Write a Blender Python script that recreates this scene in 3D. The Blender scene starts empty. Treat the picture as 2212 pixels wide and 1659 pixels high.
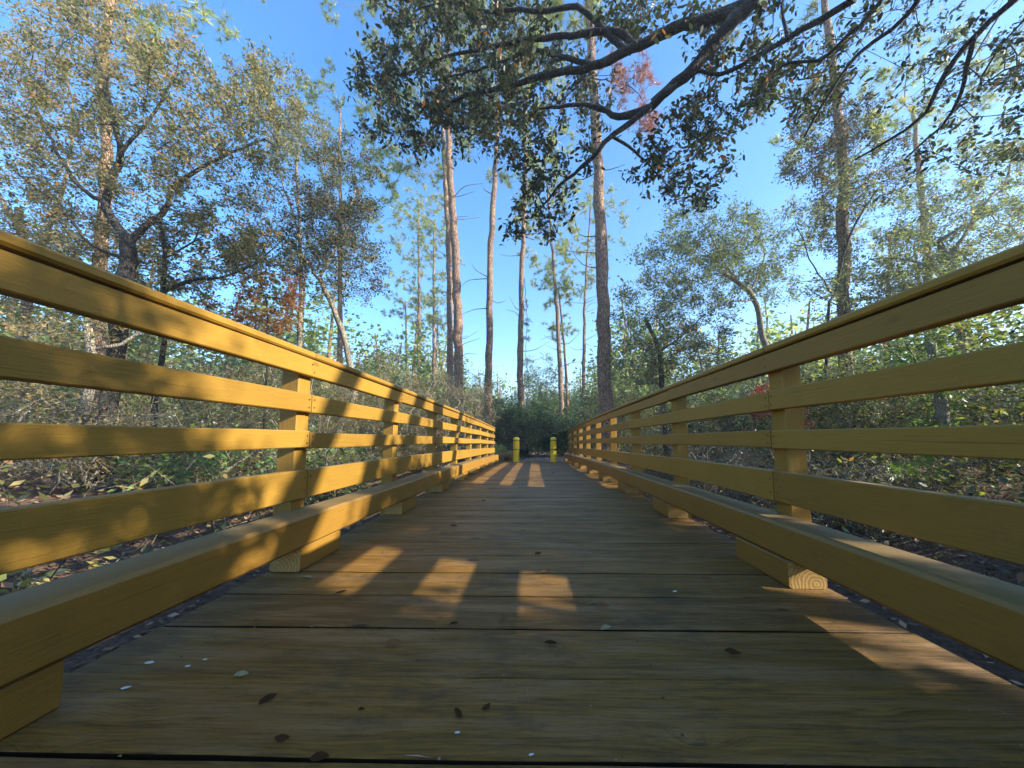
import bpy, math, random
import numpy as np
from mathutils import Vector

R = math.radians
scene = bpy.context.scene
COL = scene.collection

# ------------------------------------------------------------------ camera
CAM_Z = 0.585
PITCH, YAW = 5.0, 1.0
cam_data = bpy.data.cameras.new("camera")
cam = bpy.data.objects.new("camera", cam_data)
COL.objects.link(cam)
cam.location = (0, 0, CAM_Z)
cam.rotation_euler = (R(90 + PITCH), 0, R(YAW))
cam_data.sensor_width = 36
cam_data.lens = 36 * 750 / 2212
cam_data.shift_x = -34 / 2212
cam_data.shift_y = 50.5 / 2212
cam_data.clip_start = 0.02
cam_data.clip_end = 1000
scene.camera = cam

# ------------------------------------------------------------------ world and sun
SUN_EL = R(23.5)
SUN_BACK = R(14)                       # degrees behind the line straight out to the right
sun_dir = Vector((math.cos(SUN_EL) * math.cos(SUN_BACK), -math.cos(SUN_EL) * math.sin(SUN_BACK), math.sin(SUN_EL)))
world = bpy.data.worlds.new("World")
scene.world = world
world.use_nodes = True
wt = world.node_tree
bg = wt.nodes["Background"]
sky = wt.nodes.new("ShaderNodeTexSky")
sky.sky_type = 'NISHITA'
sky.sun_disc = False
sky.sun_elevation = SUN_EL
sky.sun_rotation = math.atan2(sun_dir.x, sun_dir.y)
sky.air_density = 1.0
sky.dust_density = 0.6
sky.ozone_density = 3.0
hs = wt.nodes.new("ShaderNodeHueSaturation")
hs.inputs["Saturation"].default_value = 1.28
wt.links.new(sky.outputs[0], hs.inputs["Color"])
wt.links.new(hs.outputs[0], bg.inputs[0])
bg.inputs[1].default_value = 0.15
sun_data = bpy.data.lights.new("sun", 'SUN')
sun_data.energy = 5.0
sun_data.angle = R(0.5)
sun_data.color = (1.0, 0.90, 0.72)
sun = bpy.data.objects.new("sun", sun_data)
COL.objects.link(sun)
sun.rotation_euler = sun_dir.to_track_quat('Z', 'Y').to_euler()
scene.view_settings.view_transform = 'Standard'
scene.view_settings.look = 'None'
scene.view_settings.gamma = 1
scene.view_settings.exposure = 1.68
scene.cycles.max_bounces = 7
scene.cycles.diffuse_bounces = 3
scene.cycles.transmission_bounces = 4
scene.cycles.transparent_max_bounces = 6
scene.render.film_transparent = False

# ------------------------------------------------------------------ measuring helpers
_cy, _sy = math.cos(R(YAW)), math.sin(R(YAW))
_cp, _sp = math.cos(R(PITCH)), math.sin(R(PITCH))
FWD = np.array([-_sy * _cp, _cy * _cp, _sp])
RGT = np.array([_cy, _sy, 0.0])
UPV = np.array([_sy * _sp, -_cy * _sp, _cp])


def at(px, py, d):
    """a place in the world, from its bearing (measured on a 2212-wide survey print) and its distance in metres"""
    return np.array([0, 0, CAM_Z]) + d * (FWD + RGT * ((px - 1140) / 750) + UPV * ((880 - py) / 750))


def smooth(a, b, x):
    t = np.clip((x - a) / (b - a), 0, 1)
    return t * t * (3 - 2 * t)


def ground_z(x, y):
    x = np.asarray(x, float)
    y = np.asarray(y, float)
    bank = smooth(1.5, 7.0, np.abs(x))
    z = -0.95 + 0.75 * bank
    endrise = smooth(7.5, 11.6, y)
    z = z * (1 - endrise) + (-0.225) * endrise
    startrise = smooth(-3.0, -6.0, y)
    z = z * (1 - startrise) + (-0.12) * startrise
    z = z + (0.09 * np.sin(x * 1.3 + 0.7 * y) * np.cos(y * 0.9 - 0.4 * x) + 0.05 * np.sin(2.9 * x - 1.7 * y)) * smooth(1.3, 3.5, np.abs(x))
    z = z + 0.02 * np.maximum(y - 13, 0) * smooth(0, 6, np.abs(x) - 2)
    return z


def arch(y):
    return -0.0014 * y * y if y > 0 else -0.0010 * y * y


# ------------------------------------------------------------------ materials
def new_mat(name):
    m = bpy.data.materials.new(name)
    m.use_nodes = True
    nt = m.node_tree
    return m, nt, nt.nodes["Principled BSDF"], nt.nodes["Material Output"]


def node(nt, kind, **inp):
    n = nt.nodes.new(kind)
    for k, v in inp.items():
        if k.startswith("_"):
            setattr(n, k[1:], v)
        else:
            n.inputs[k].default_value = v
    return n


def math_n(nt, op, a, b=None, clamp=False):
    n = nt.nodes.new("ShaderNodeMath")
    n.operation = op
    n.use_clamp = clamp
    for i, v in enumerate((a, b)):
        if v is None:
            continue
        if isinstance(v, (int, float)):
            n.inputs[i].default_value = v
        else:
            nt.links.new(v, n.inputs[i])
    return n.outputs[0]


def ramp(nt, fac, stops):
    n = nt.nodes.new("ShaderNodeValToRGB")
    el = n.color_ramp.elements
    while len(el) < len(stops):
        el.new(0.5)
    for e, (p, c) in zip(el, stops):
        e.position = p
        e.color = (*c, 1)
    nt.links.new(fac, n.inputs[0])
    return n.outputs[0]


def mix_col(nt, fac, a, b, mode='MIX'):
    n = nt.nodes.new("ShaderNodeMix")
    n.data_type = 'RGBA'
    n.blend_type = mode
    n.clamp_result = False
    for idx, v in ((0, fac), (6, a), (7, b)):
        if isinstance(v, (int, float)):
            n.inputs[idx].default_value = v
        elif isinstance(v, tuple):
            n.inputs[idx].default_value = (*v, 1)
        else:
            nt.links.new(v, n.inputs[idx])
    return n.outputs[2]


def obj_coords(nt, scale, rot=(0, 0, 0)):
    tc = nt.nodes.new("ShaderNodeTexCoord")
    mp = nt.nodes.new("ShaderNodeMapping")
    mp.inputs["Scale"].default_value = scale
    mp.inputs["Rotation"].default_value = rot
    nt.links.new(tc.outputs["Object"], mp.inputs[0])
    return mp.outputs[0]


def noise(nt, vec, scale, detail=4, rough=0.6, dist=0.0):
    n = node(nt, "ShaderNodeTexNoise", Scale=scale, Detail=detail, Roughness=rough, Distortion=dist)
    nt.links.new(vec, n.inputs["Vector"])
    return n.outputs["Fac"]


def bump(nt, bsdf, height, strength, dist=0.01):
    b = node(nt, "ShaderNodeBump", Strength=strength, Distance=dist)
    nt.links.new(height, b.inputs["Height"])
    nt.links.new(b.outputs[0], bsdf.inputs["Normal"])


def wood_paint(name, base, worn, worn_amt, grain_axis='Y'):
    m, nt, b, out = new_mat(name)
    sc = {'Y': (26, 1.6, 26), 'Z': (26, 26, 1.6), 'X': (1.6, 26, 26)}[grain_axis]
    g = noise(nt, obj_coords(nt, sc), 5, 6, 0.65, 0.4)
    big = noise(nt, obj_coords(nt, (1, 1, 1)), 2.3, 4, 0.6)
    fine = noise(nt, obj_coords(nt, (1, 1, 1)), 220, 2, 0.5)
    dark = tuple(c * 0.84 for c in base)
    light = tuple(min(1, c * 1.07) for c in base)
    c1 = ramp(nt, g, [(0.25, dark), (0.5, base), (0.8, light)])
    c2 = mix_col(nt, math_n(nt, 'MULTIPLY', math_n(nt, 'SUBTRACT', big, 0.35, True), 0.9, True), c1, tuple(c * 0.72 for c in base))
    # wear: bare wood shows on faces that look up
    geo = nt.nodes.new("ShaderNodeNewGeometry")
    sep = nt.nodes.new("ShaderNodeSeparateXYZ")
    nt.links.new(geo.outputs["Normal"], sep.inputs[0])
    up = math_n(nt, 'MULTIPLY', math_n(nt, 'SUBTRACT', sep.outputs[2], 0.5, True), 2.0, True)
    wfac = math_n(nt, 'MULTIPLY', up, math_n(nt, 'MULTIPLY', math_n(nt, 'ADD', g, 0.15), worn_amt, True), True)
    c3 = mix_col(nt, wfac, c2, worn)
    att = node(nt, "ShaderNodeAttribute", _attribute_name="tint")
    c3 = mix_col(nt, 1.0, c3, ramp(nt, att.outputs["Fac"], [(0.0, (0.80, 0.78, 0.78)), (0.5, (1, 1, 1)), (1.0, (1.12, 1.10, 1.06))]), 'MULTIPLY')
    # small knots under the paint, hairline checks
    vk = node(nt, "ShaderNodeTexVoronoi", Scale=2.1)
    ksc = {'Y': (2.2, 0.9, 2.2), 'Z': (2.2, 2.2, 0.9), 'X': (0.9, 2.2, 2.2)}[grain_axis]
    nt.links.new(obj_coords(nt, ksc), vk.inputs["Vector"])
    kk = ramp(nt, vk.outputs["Distance"], [(0.03, (1, 1, 1)), (0.07, (0, 0, 0))])
    c3 = mix_col(nt, math_n(nt, 'MULTIPLY', kk, 0.55), c3, tuple(c * 0.4 for c in base))
    csc = {'Y': (60, 1.0, 60), 'Z': (60, 60, 1.0), 'X': (1.0, 60, 60)}[grain_axis]
    ck = ramp(nt, noise(nt, obj_coords(nt, csc), 2.2, 3, 0.5), [(0.27, (1, 1, 1)), (0.33, (0, 0, 0))])
    c3 = mix_col(nt, math_n(nt, 'MULTIPLY', ck, 0.6), c3, tuple(c * 0.3 for c in base))
    # drip marks and dirt specks
    sp = ramp(nt, noise(nt, obj_coords(nt, (1, 1, 1)), 6, 6, 0.75), [(0.56, (0, 0, 0)), (0.74, (1, 1, 1))])
    c4 = mix_col(nt, math_n(nt, 'MULTIPLY', sp, 0.32), c3, tuple(c * 0.45 for c in base))
    nt.links.new(c4, b.inputs["Base Color"])
    b.inputs["Roughness"].default_value = 0.55
    b.inputs["Specular IOR Level"].default_value = 0.35
    h = math_n(nt, 'ADD', math_n(nt, 'MULTIPLY', g, 1.0), math_n(nt, 'MULTIPLY', fine, 0.35))
    bump(nt, b, h, 0.45, 0.004)
    return m


M_RAIL = wood_paint("rail_paint", (0.300, 0.170, 0.023), (0.25, 0.175, 0.085), 0.9)
M_POST = wood_paint("post_paint", (0.300, 0.170, 0.025), (0.25, 0.175, 0.085), 0.8, 'Z')
M_BEAM = wood_paint("beam_paint", (0.250, 0.132, 0.019), (0.20, 0.135, 0.055), 1.5)


def endgrain():
    m, nt, b, out = new_mat("end_grain_wood")
    tc = obj_coords(nt, (1, 1, 1))
    w = node(nt, "ShaderNodeTexWave", _wave_type='RINGS', _rings_direction='Y', Scale=22, Distortion=8.0, Detail=2)
    w.inputs["Detail Scale"].default_value = 1.2
    nt.links.new(tc, w.inputs["Vector"])
    c = ramp(nt, w.outputs["Fac"], [(0.0, (0.30, 0.18, 0.05)), (0.5, (0.38, 0.22, 0.06)), (1.0, (0.45, 0.29, 0.09))])
    nt.links.new(c, b.inputs["Base Color"])
    b.inputs["Roughness"].default_value = 0.8
    bump(nt, b, w.outputs["Fac"], 0.15, 0.003)
    return m


M_END = endgrain()


def deck_wood():
    m, nt, b, out = new_mat("weathered_deck_wood")
    at_ = node(nt, "ShaderNodeAttribute", _attribute_name="tint")
    pl = at_.outputs["Fac"]
    tc = nt.nodes.new("ShaderNodeTexCoord")
    sep = nt.nodes.new("ShaderNodeSeparateXYZ")
    nt.links.new(tc.outputs["Object"], sep.inputs[0])
    comb = nt.nodes.new("ShaderNodeCombineXYZ")
    nt.links.new(math_n(nt, 'ADD', sep.outputs[0], math_n(nt, 'MULTIPLY', pl, 37.0)), comb.inputs[0])
    nt.links.new(sep.outputs[1], comb.inputs[1])
    nt.links.new(math_n(nt, 'MULTIPLY', pl, 11.0), comb.inputs[2])
    # knots
    mpk = nt.nodes.new("ShaderNodeMapping")
    mpk.inputs["Scale"].default_value = (1.35, 3.3, 1)
    nt.links.new(comb.outputs[0], mpk.inputs[0])
    vor = node(nt, "ShaderNodeTexVoronoi", Scale=1.6, Randomness=1.0)
    nt.links.new(mpk.outputs[0], vor.inputs["Vector"])
    kd = vor.outputs["Distance"]
    near = math_n(nt, 'SUBTRACT', 1.0, math_n(nt, 'MULTIPLY', kd, 3.2), True)
    near2 = math_n(nt, 'POWER', near, 2.0)
    # grain that bends round the knots
    cmb2 = nt.nodes.new("ShaderNodeCombineXYZ")
    s2 = nt.nodes.new("ShaderNodeSeparateXYZ")
    nt.links.new(comb.outputs[0], s2.inputs[0])
    nt.links.new(math_n(nt, 'MULTIPLY', s2.outputs[0], 1.1), cmb2.inputs[0])
    wob = noise(nt, comb.outputs[0], 1.4, 3, 0.5)
    yy = math_n(nt, 'ADD', math_n(nt, 'MULTIPLY', s2.outputs[1], 38.0), math_n(nt, 'MULTIPLY', near2, 2.2))
    nt.links.new(math_n(nt, 'ADD', yy, math_n(nt, 'MULTIPLY', wob, 2.0)), cmb2.inputs[1])
    nt.links.new(s2.outputs[2], cmb2.inputs[2])
    g = noise(nt, cmb2.outputs[0], 2.2, 7, 0.68)
    g2 = noise(nt, cmb2.outputs[0], 5.5, 6, 0.78)
    fine = noise(nt, obj_coords(nt, (1, 1, 1)), 260, 2, 0.6)
    c = ramp(nt, g, [(0.28, (0.058, 0.027, 0.004)), (0.42, (0.168, 0.083, 0.009)), (0.58, (0.240, 0.122, 0.014)), (0.78, (0.31, 0.172, 0.034))])
    lines = ramp(nt, g2, [(0.34, (0.22, 0.22, 0.22)), (0.45, (1, 1, 1))])
    c = mix_col(nt, 0.8, c, lines, 'MULTIPLY')
    streak = noise(nt, obj_coords(nt, (7, 150, 1)), 1.0, 5, 0.75)
    c = mix_col(nt, 0.85, c, ramp(nt, streak, [(0.36, (0.45, 0.43, 0.40)), (0.50, (1, 1, 1)), (0.68, (1.35, 1.33, 1.28))]), 'MULTIPLY')
    # plank to plank
    tintc = ramp(nt, pl, [(0.0, (0.72, 0.70, 0.62)), (0.35, (0.98, 0.98, 0.95)), (0.7, (0.86, 0.88, 0.86)), (1.0, (1.2, 1.18, 1.12))])
    c = mix_col(nt, 1.0, c, tintc, 'MULTIPLY')
    # grey worn patches where the stain is gone
    wear = noise(nt, obj_coords(nt, (0.8, 6.5, 1)), 1.9, 9, 0.78, 0.3)
    wearf = math_n(nt, 'MULTIPLY', ramp(nt, wear, [(0.47, (0, 0, 0)), (0.62, (1, 1, 1))]), 0.75)
    wearc = mix_col(nt, 0.8, (0.31, 0.175, 0.065), lines, 'MULTIPLY')
    c = mix_col(nt, wearf, c, wearc)
    stain = ramp(nt, noise(nt, obj_coords(nt, (1, 1.6, 1)), 3.4, 5, 0.7), [(0.33, (1, 1, 1)), (0.47, (0, 0, 0))])
    c = mix_col(nt, math_n(nt, 'MULTIPLY', stain, 0.6), c, (0.05, 0.034, 0.012))
    # knot hearts
    kn = ramp(nt, kd, [(0.035, (1, 1, 1)), (0.075, (0, 0, 0))])
    c = mix_col(nt, math_n(nt, 'MULTIPLY', kn, 0.9), c, (0.025, 0.015, 0.008))
    # pale specks
    v2 = node(nt, "ShaderNodeTexVoronoi", Scale=9.0)
    nt.links.new(obj_coords(nt, (1, 1.5, 1)), v2.inputs["Vector"])
    spk = ramp(nt, v2.outputs["Distance"], [(0.022, (1, 1, 1)), (0.032, (0, 0, 0))])
    c = mix_col(nt, math_n(nt, 'MULTIPLY', spk, 0.5), c, (0.5, 0.48, 0.42))
    nt.links.new(c, b.inputs["Base Color"])
    rg = ramp(nt, wear, [(0.35, (0.62, 0.62, 0.62)), (0.7, (0.40, 0.40, 0.40))])
    nt.links.new(rg, b.inputs["Roughness"])
    b.inputs["Specular IOR Level"].default_value = 0.36
    h = math_n(nt, 'ADD', math_n(nt, 'MULTIPLY', g, 1.0), math_n(nt, 'MULTIPLY', g2, 0.7))
    h = math_n(nt, 'ADD', h, math_n(nt, 'MULTIPLY', fine, 0.25))
    h = math_n(nt, 'SUBTRACT', h, math_n(nt, 'MULTIPLY', kn, 1.5))
    bump(nt, b, h, 0.75, 0.012)
    return m


M_DECK = deck_wood()


def leaf_mat(name, stops, trans=0.45, rough=0.42):
    m, nt, b, out = new_mat(name)
    a = node(nt, "ShaderNodeAttribute", _attribute_name="tint")
    c = ramp(nt, a.outputs["Fac"], stops)
    nt.links.new(c, b.inputs["Base Color"])
    b.inputs["Roughness"].default_value = rough
    b.inputs["Specular IOR Level"].default_value = 0.5
    t = nt.nodes.new("ShaderNodeBsdfTranslucent")
    tc = mix_col(nt, 1.0, c, (1.7, 1.75, 0.85), 'MULTIPLY')
    nt.links.new(tc, t.inputs[0])
    mx = nt.nodes.new("ShaderNodeMixShader")
    mx.inputs[0].default_value = trans
    nt.links.new(b.outputs[0], mx.inputs[1])
    nt.links.new(t.outputs[0], mx.inputs[2])
    nt.links.new(mx.outputs[0], out.inputs[0])
    return m


M_OAK = leaf_mat("oak_leaves", [(0, (0.055, 0.070, 0.036)), (0.5, (0.125, 0.140, 0.065)), (0.8, (0.27, 0.26, 0.135)), (0.95, (0.46, 0.38, 0.25)), (1, (0.44, 0.24, 0.14))])
M_TAN = leaf_mat("flare_tan_oak_leaves", [(0, (0.055, 0.062, 0.038)), (0.5, (0.130, 0.135, 0.075)), (0.8, (0.27, 0.25, 0.15)), (0.95, (0.48, 0.37, 0.25)), (1, (0.46, 0.24, 0.15))])  # browner partly to carry the flare's warm cast on these trees
M_COOL = leaf_mat("haze_blue_oak_leaves", [(0, (0.045, 0.066, 0.046)), (0.5, (0.095, 0.125, 0.080)), (0.85, (0.20, 0.225, 0.13)), (0.97, (0.36, 0.34, 0.22)), (1, (0.42, 0.22, 0.14))])  # cooled so the blue haze sits in the leaf colour
M_BRUSH = leaf_mat("golden_brush_leaves", [(0, (0.045, 0.050, 0.018)), (0.4, (0.13, 0.125, 0.04)), (0.7, (0.26, 0.24, 0.08)), (0.88, (0.42, 0.34, 0.14)), (1, (0.42, 0.22, 0.11))])
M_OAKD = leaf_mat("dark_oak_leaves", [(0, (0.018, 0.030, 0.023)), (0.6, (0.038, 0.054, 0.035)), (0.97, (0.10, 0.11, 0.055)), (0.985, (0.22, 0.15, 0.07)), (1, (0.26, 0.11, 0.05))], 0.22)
M_WARM = leaf_mat("autumn_sunlit_oak_leaves", [(0, (0.12, 0.11, 0.05)), (0.4, (0.26, 0.21, 0.09)), (0.7, (0.42, 0.30, 0.14)), (1, (0.55, 0.31, 0.17))], 0.4)  # autumn tones, brightened to put warm sun into the colour
M_RUST = leaf_mat("rusty_leaves", [(0, (0.16, 0.07, 0.03)), (0.6, (0.30, 0.14, 0.06)), (1, (0.42, 0.24, 0.12))], 0.35)
M_RED = leaf_mat("red_leaves", [(0, (0.20, 0.015, 0.015)), (1, (0.45, 0.06, 0.04))], 0.4)
M_DRED = leaf_mat("dead_red_needles", [(0, (0.16, 0.05, 0.04)), (1, (0.36, 0.13, 0.10))], 0.3)
M_NEEDLE = leaf_mat("pine_needles", [(0, (0.10, 0.15, 0.045)), (0.6, (0.21, 0.26, 0.075)), (1, (0.40, 0.38, 0.13))], 0.35)
M_THICK = leaf_mat("thicket_leaves", [(0, (0.022, 0.034, 0.017)), (0.5, (0.070, 0.090, 0.035)), (0.85, (0.24, 0.27, 0.08)), (0.95, (0.28, 0.22, 0.07)), (1, (0.30, 0.16, 0.07))], 0.35)
M_BUSH = leaf_mat("evergreen_bush_leaves", [(0, (0.018, 0.055, 0.022)), (0.7, (0.040, 0.095, 0.030)), (1, (0.16, 0.24, 0.05))], 0.3)
M_FAR = leaf_mat("far_woods_leaves", [(0, (0.08, 0.13, 0.05)), (0.5, (0.19, 0.25, 0.08)), (0.8, (0.36, 0.38, 0.14)), (1, (0.46, 0.33, 0.18))], 0.4)
M_PALM = leaf_mat("palmetto_fronds", [(0, (0.05, 0.11, 0.03)), (0.7, (0.17, 0.26, 0.06)), (1, (0.34, 0.38, 0.12))], 0.35)
M_DEADF = leaf_mat("dead_fronds", [(0, (0.22, 0.12, 0.06)), (1, (0.42, 0.27, 0.15))], 0.2)
M_LITTER = leaf_mat("litter_leaves", [(0, (0.07, 0.035, 0.02)), (0.5, (0.20, 0.105, 0.055)), (1, (0.44, 0.28, 0.17))], 0.1, 0.7)
M_MOSS = leaf_mat("hanging_moss", [(0, (0.14, 0.16, 0.11)), (1, (0.26, 0.28, 0.2))], 0.2, 0.9)


def bark(name, dark, light, scale=(9, 9, 2.2), strength=0.9):
    m, nt, b, out = new_mat(name)
    v = obj_coords(nt, scale)
    n1 = noise(nt, v, 2.5, 6, 0.7, 0.6)
    vor = node(nt, "ShaderNodeTexVoronoi", _feature='DISTANCE_TO_EDGE', Scale=2.6)
    nt.links.new(v, vor.inputs["Vector"])
    crack = ramp(nt, vor.outputs["Distance"], [(0.0, (0, 0, 0)), (0.16, (1, 1, 1))])
    c = ramp(nt, n1, [(0.3, dark), (0.62, light), (0.85, tuple(min(1, q * 1.35) for q in light))])
    c = mix_col(nt, 0.65, c, crack, 'MULTIPLY')
    lich = ramp(nt, noise(nt, obj_coords(nt, (1, 1, 1)), 3.2, 5, 0.7), [(0.56, (0, 0, 0)), (0.68, (1, 1, 1))])
    c = mix_col(nt, math_n(nt, 'MULTIPLY', lich, 0.35), c, (0.25, 0.26, 0.2))
    nt.links.new(c, b.inputs["Base Color"])
    b.inputs["Roughness"].default_value = 0.9
    bump(nt, b, math_n(nt, 'ADD', crack, math_n(nt, 'MULTIPLY', n1, 0.7)), strength, 0.03)
    return m


M_PBARK = bark("pine_bark", (0.085, 0.05, 0.035), (0.40, 0.26, 0.185), (7, 7, 2.4))
M_OBARK = bark("oak_bark", (0.012, 0.011, 0.010), (0.045, 0.038, 0.032), (12, 12, 5), 0.7)
M_GBARK = bark("grey_bark", (0.14, 0.12, 0.09), (0.36, 0.32, 0.25), (12, 12, 5), 0.6)


M_TWIG = bark("dry_twigs", (0.10, 0.07, 0.04), (0.34, 0.25, 0.15), (12, 12, 5), 0.3)


def plain(name, col, rough=0.5, bumpy=0.0, vary=0.15):
    m, nt, b, out = new_mat(name)
    n = noise(nt, obj_coords(nt, (1, 1, 1)), 14, 5, 0.65)
    c = ramp(nt, n, [(0.3, tuple(q * (1 - vary * 2) for q in col)), (0.6, col)])
    nt.links.new(c, b.inputs["Base Color"])
    b.inputs["Roughness"].default_value = rough
    if rough >= 0.9:
        b.inputs["Specular IOR Level"].default_value = 0.1
    if bumpy:
        bump(nt, b, n, bumpy, 0.01)
    return m


M_YELLOW = plain("bollard_yellow", (0.85, 0.60, 0.02), 0.4, 0.1, 0.12)
M_BLACK = plain("black_band", (0.02, 0.02, 0.02), 0.5)
M_ROCK = plain("pale_stone", (0.55, 0.40, 0.22), 0.8, 0.5)
M_GRIME_SHADE = plain("grimy_shaded_plank_edge", (0.022, 0.014, 0.007), 0.95)  # grime, plus the unlit gap's darkness put into the colour
M_NAIL = plain("rusty_nail", (0.03, 0.02, 0.015), 0.6)


def ground_mat():
    m, nt, b, out = new_mat("forest_floor")
    n1 = noise(nt, obj_coords(nt, (1, 1, 1)), 1.4, 8, 0.7)
    n2 = noise(nt, obj_coords(nt, (1, 1, 1)), 22, 6, 0.75)
    vor = node(nt, "ShaderNodeTexVoronoi", Scale=26)
    nt.links.new(obj_coords(nt, (1, 1.4, 1)), vor.inputs["Vector"])
    c = ramp(nt, n2, [(0.3, (0.045, 0.026, 0.017)), (0.55, (0.15, 0.085, 0.05)), (0.8, (0.30, 0.18, 0.11))])
    c = mix_col(nt, 0.5, c, ramp(nt, n1, [(0.35, (0.4, 0.4, 0.4)), (0.65, (1.2, 1.15, 1.1))]), 'MULTIPLY')
    nt.links.new(c, b.inputs["Base Color"])
    b.inputs["Roughness"].default_value = 0.95
    bump(nt, b, math_n(nt, 'ADD', n2, vor.outputs["Distance"]), 1.0, 0.04)
    return m


M_GROUND = ground_mat()
M_PATH = plain("sandy_path", (0.26, 0.22, 0.20), 0.95, 0.5)


# ------------------------------------------------------------------ mesh helpers
def tag(o, label=None, cat=None, group=None, kind=None):
    if label:
        o["label"] = label
    if cat:
        o["category"] = cat
    if group:
        o["group"] = group
    if kind:
        o["kind"] = kind
    return o


def link(name, me, mats, parent=None):
    o = bpy.data.objects.new(name, me)
    COL.objects.link(o)
    for m in (mats if isinstance(mats, (list, tuple)) else [mats]):
        me.materials.append(m)
    if parent is not None:
        o.parent = parent
    return o


def empty(name, loc=(0, 0, 0)):
    o = bpy.data.objects.new(name, None)
    COL.objects.link(o)
    o.location = loc
    return o


def mesh_np(name, verts, faces_flat, nper, tint=None, smooth_=False):
    """verts (N,3); faces_flat flat list of vertex ids, nper vertices to a face (int or array)"""
    me = bpy.data.meshes.new(name)
    verts = np.asarray(verts, np.float32)
    ff = np.asarray(faces_flat, np.int32).ravel()
    me.vertices.add(len(verts))
    me.vertices.foreach_set("co", verts.ravel())
    me.loops.add(len(ff))
    me.loops.foreach_set("vertex_index", ff)
    if np.isscalar(nper):
        nf = len(ff) // nper
        tot = np.full(nf, nper, np.int32)
    else:
        tot = np.asarray(nper, np.int32)
        nf = len(tot)
    st = np.concatenate([[0], np.cumsum(tot)[:-1]]).astype(np.int32)
    me.polygons.add(nf)
    me.polygons.foreach_set("loop_start", st)
    me.polygons.foreach_set("loop_total", tot)
    if smooth_:
        me.polygons.foreach_set("use_smooth", np.ones(nf, bool))
    me.update(calc_edges=True)
    if tint is not None:
        a = me.attributes.new("tint", 'FLOAT', 'POINT')
        a.data.foreach_set("value", np.asarray(tint, np.float32))
    return me


class MB:
    """collects boxes and prisms into one mesh"""
    def __init__(self):
        self.v, self.f, self.t, self.mi = [], [], [], []

    def quads(self, vs, fs, tint=0.5, mi=0):
        n = len(self.v)
        self.v += [tuple(v) for v in vs]
        self.t += [tint] * len(vs)
        for f in fs:
            self.f.append([n + i for i in f])
            self.mi.append(mi)

    def section_run(self, sec_fn, ys, tint=0.5, mi=0, end_mi=None):
        """sweep a closed cross-section (list of (x, z)) along y"""
        n = len(self.v)
        k = None
        for y in ys:
            s = sec_fn(y)
            k = len(s)
            self.v += [(x, y, z) for x, z in s]
            self.t += [tint] * k
        for j in range(len(ys) - 1):
            for i in range(k):
                a, b = n + j * k + i, n + j * k + (i + 1) % k
                self.f.append([a, b, b + k, a + k])
                self.mi.append(mi)
        self.f.append([n + i for i in range(k)][::-1])
        self.f.append([n + (len(ys) - 1) * k + i for i in range(k)])
        self.mi += [mi if end_mi is None else end_mi] * 2

    def build(self, name, mats, parent=None, origin=(0, 0, 0)):
        me = bpy.data.meshes.new(name)
        ox, oy, oz = origin
        me.from_pydata([(x - ox, y - oy, z - oz) for x, y, z in self.v], [], self.f)
        a = me.attributes.new("tint", 'FLOAT', 'POINT')
        a.data.foreach_set("value", self.t)
        me.polygons.foreach_set("material_index", self.mi)
        me.update()
        import bmesh
        bm = bmesh.new()
        bm.from_mesh(me)
        bmesh.ops.recalc_face_normals(bm, faces=bm.faces)
        bm.to_mesh(me)
        bm.free()
        o = link(name, me, mats, parent)
        o.location = origin
        return o


def cham_rect(x0, x1, z0, z1, c):
    return [(x0 + c, z0), (x1 - c, z0), (x1, z0 + c), (x1, z1 - c), (x1 - c, z1), (x0 + c, z1), (x0, z1 - c), (x0, z0 + c)]


def tubes(polys, sides=6, rng=None):
    """polys: list of (pts (n,3), radii (n)) -> verts, faces"""
    V, F = [], []
    off = 0
    for pts, rad in polys:
        pts = np.asarray(pts, float)
        rad = np.asarray(rad, float)
        n = len(pts)
        if n < 2:
            continue
        sd = sides if rad[0] > 0.012 else 3
        if rad[0] > 0.08:
            sd = max(sides, 12)
        tan = np.gradient(pts, axis=0)
        tan /= np.linalg.norm(tan, axis=1)[:, None] + 1e-9
        ref = np.array([0.31, 0.95, 0.05]) if abs(tan[0][2]) > 0.6 else np.array([0.05, 0.1, 1.0])
        u = np.cross(tan, ref)
        u /= np.linalg.norm(u, axis=1)[:, None] + 1e-9
        w = np.cross(tan, u)
        ang = np.linspace(0, 2 * math.pi, sd, endpoint=False)
        ca, sa = np.cos(ang), np.sin(ang)
        rr = rad[:, None]
        if rng is not None and rad[0] > 0.05:
            rr = rr * (1 + 0.06 * rng.normal(size=(n, sd)))
        else:
            rr = np.repeat(rr, sd, axis=1)
        ring = pts[:, None, :] + rr[:, :, None] * (ca[None, :, None] * u[:, None, :] + sa[None, :, None] * w[:, None, :])
        V.append(ring.reshape(-1, 3))
        i = np.arange(n - 1)[:, None] * sd
        j = np.arange(sd)[None, :]
        j2 = (j + 1) % sd
        q = np.stack([i + j, i + j2, i + sd + j2, i + sd + j], -1).reshape(-1, 4) + off
        F.append(q)
        off += n * sd
    return np.concatenate(V), np.concatenate(F)


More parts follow.
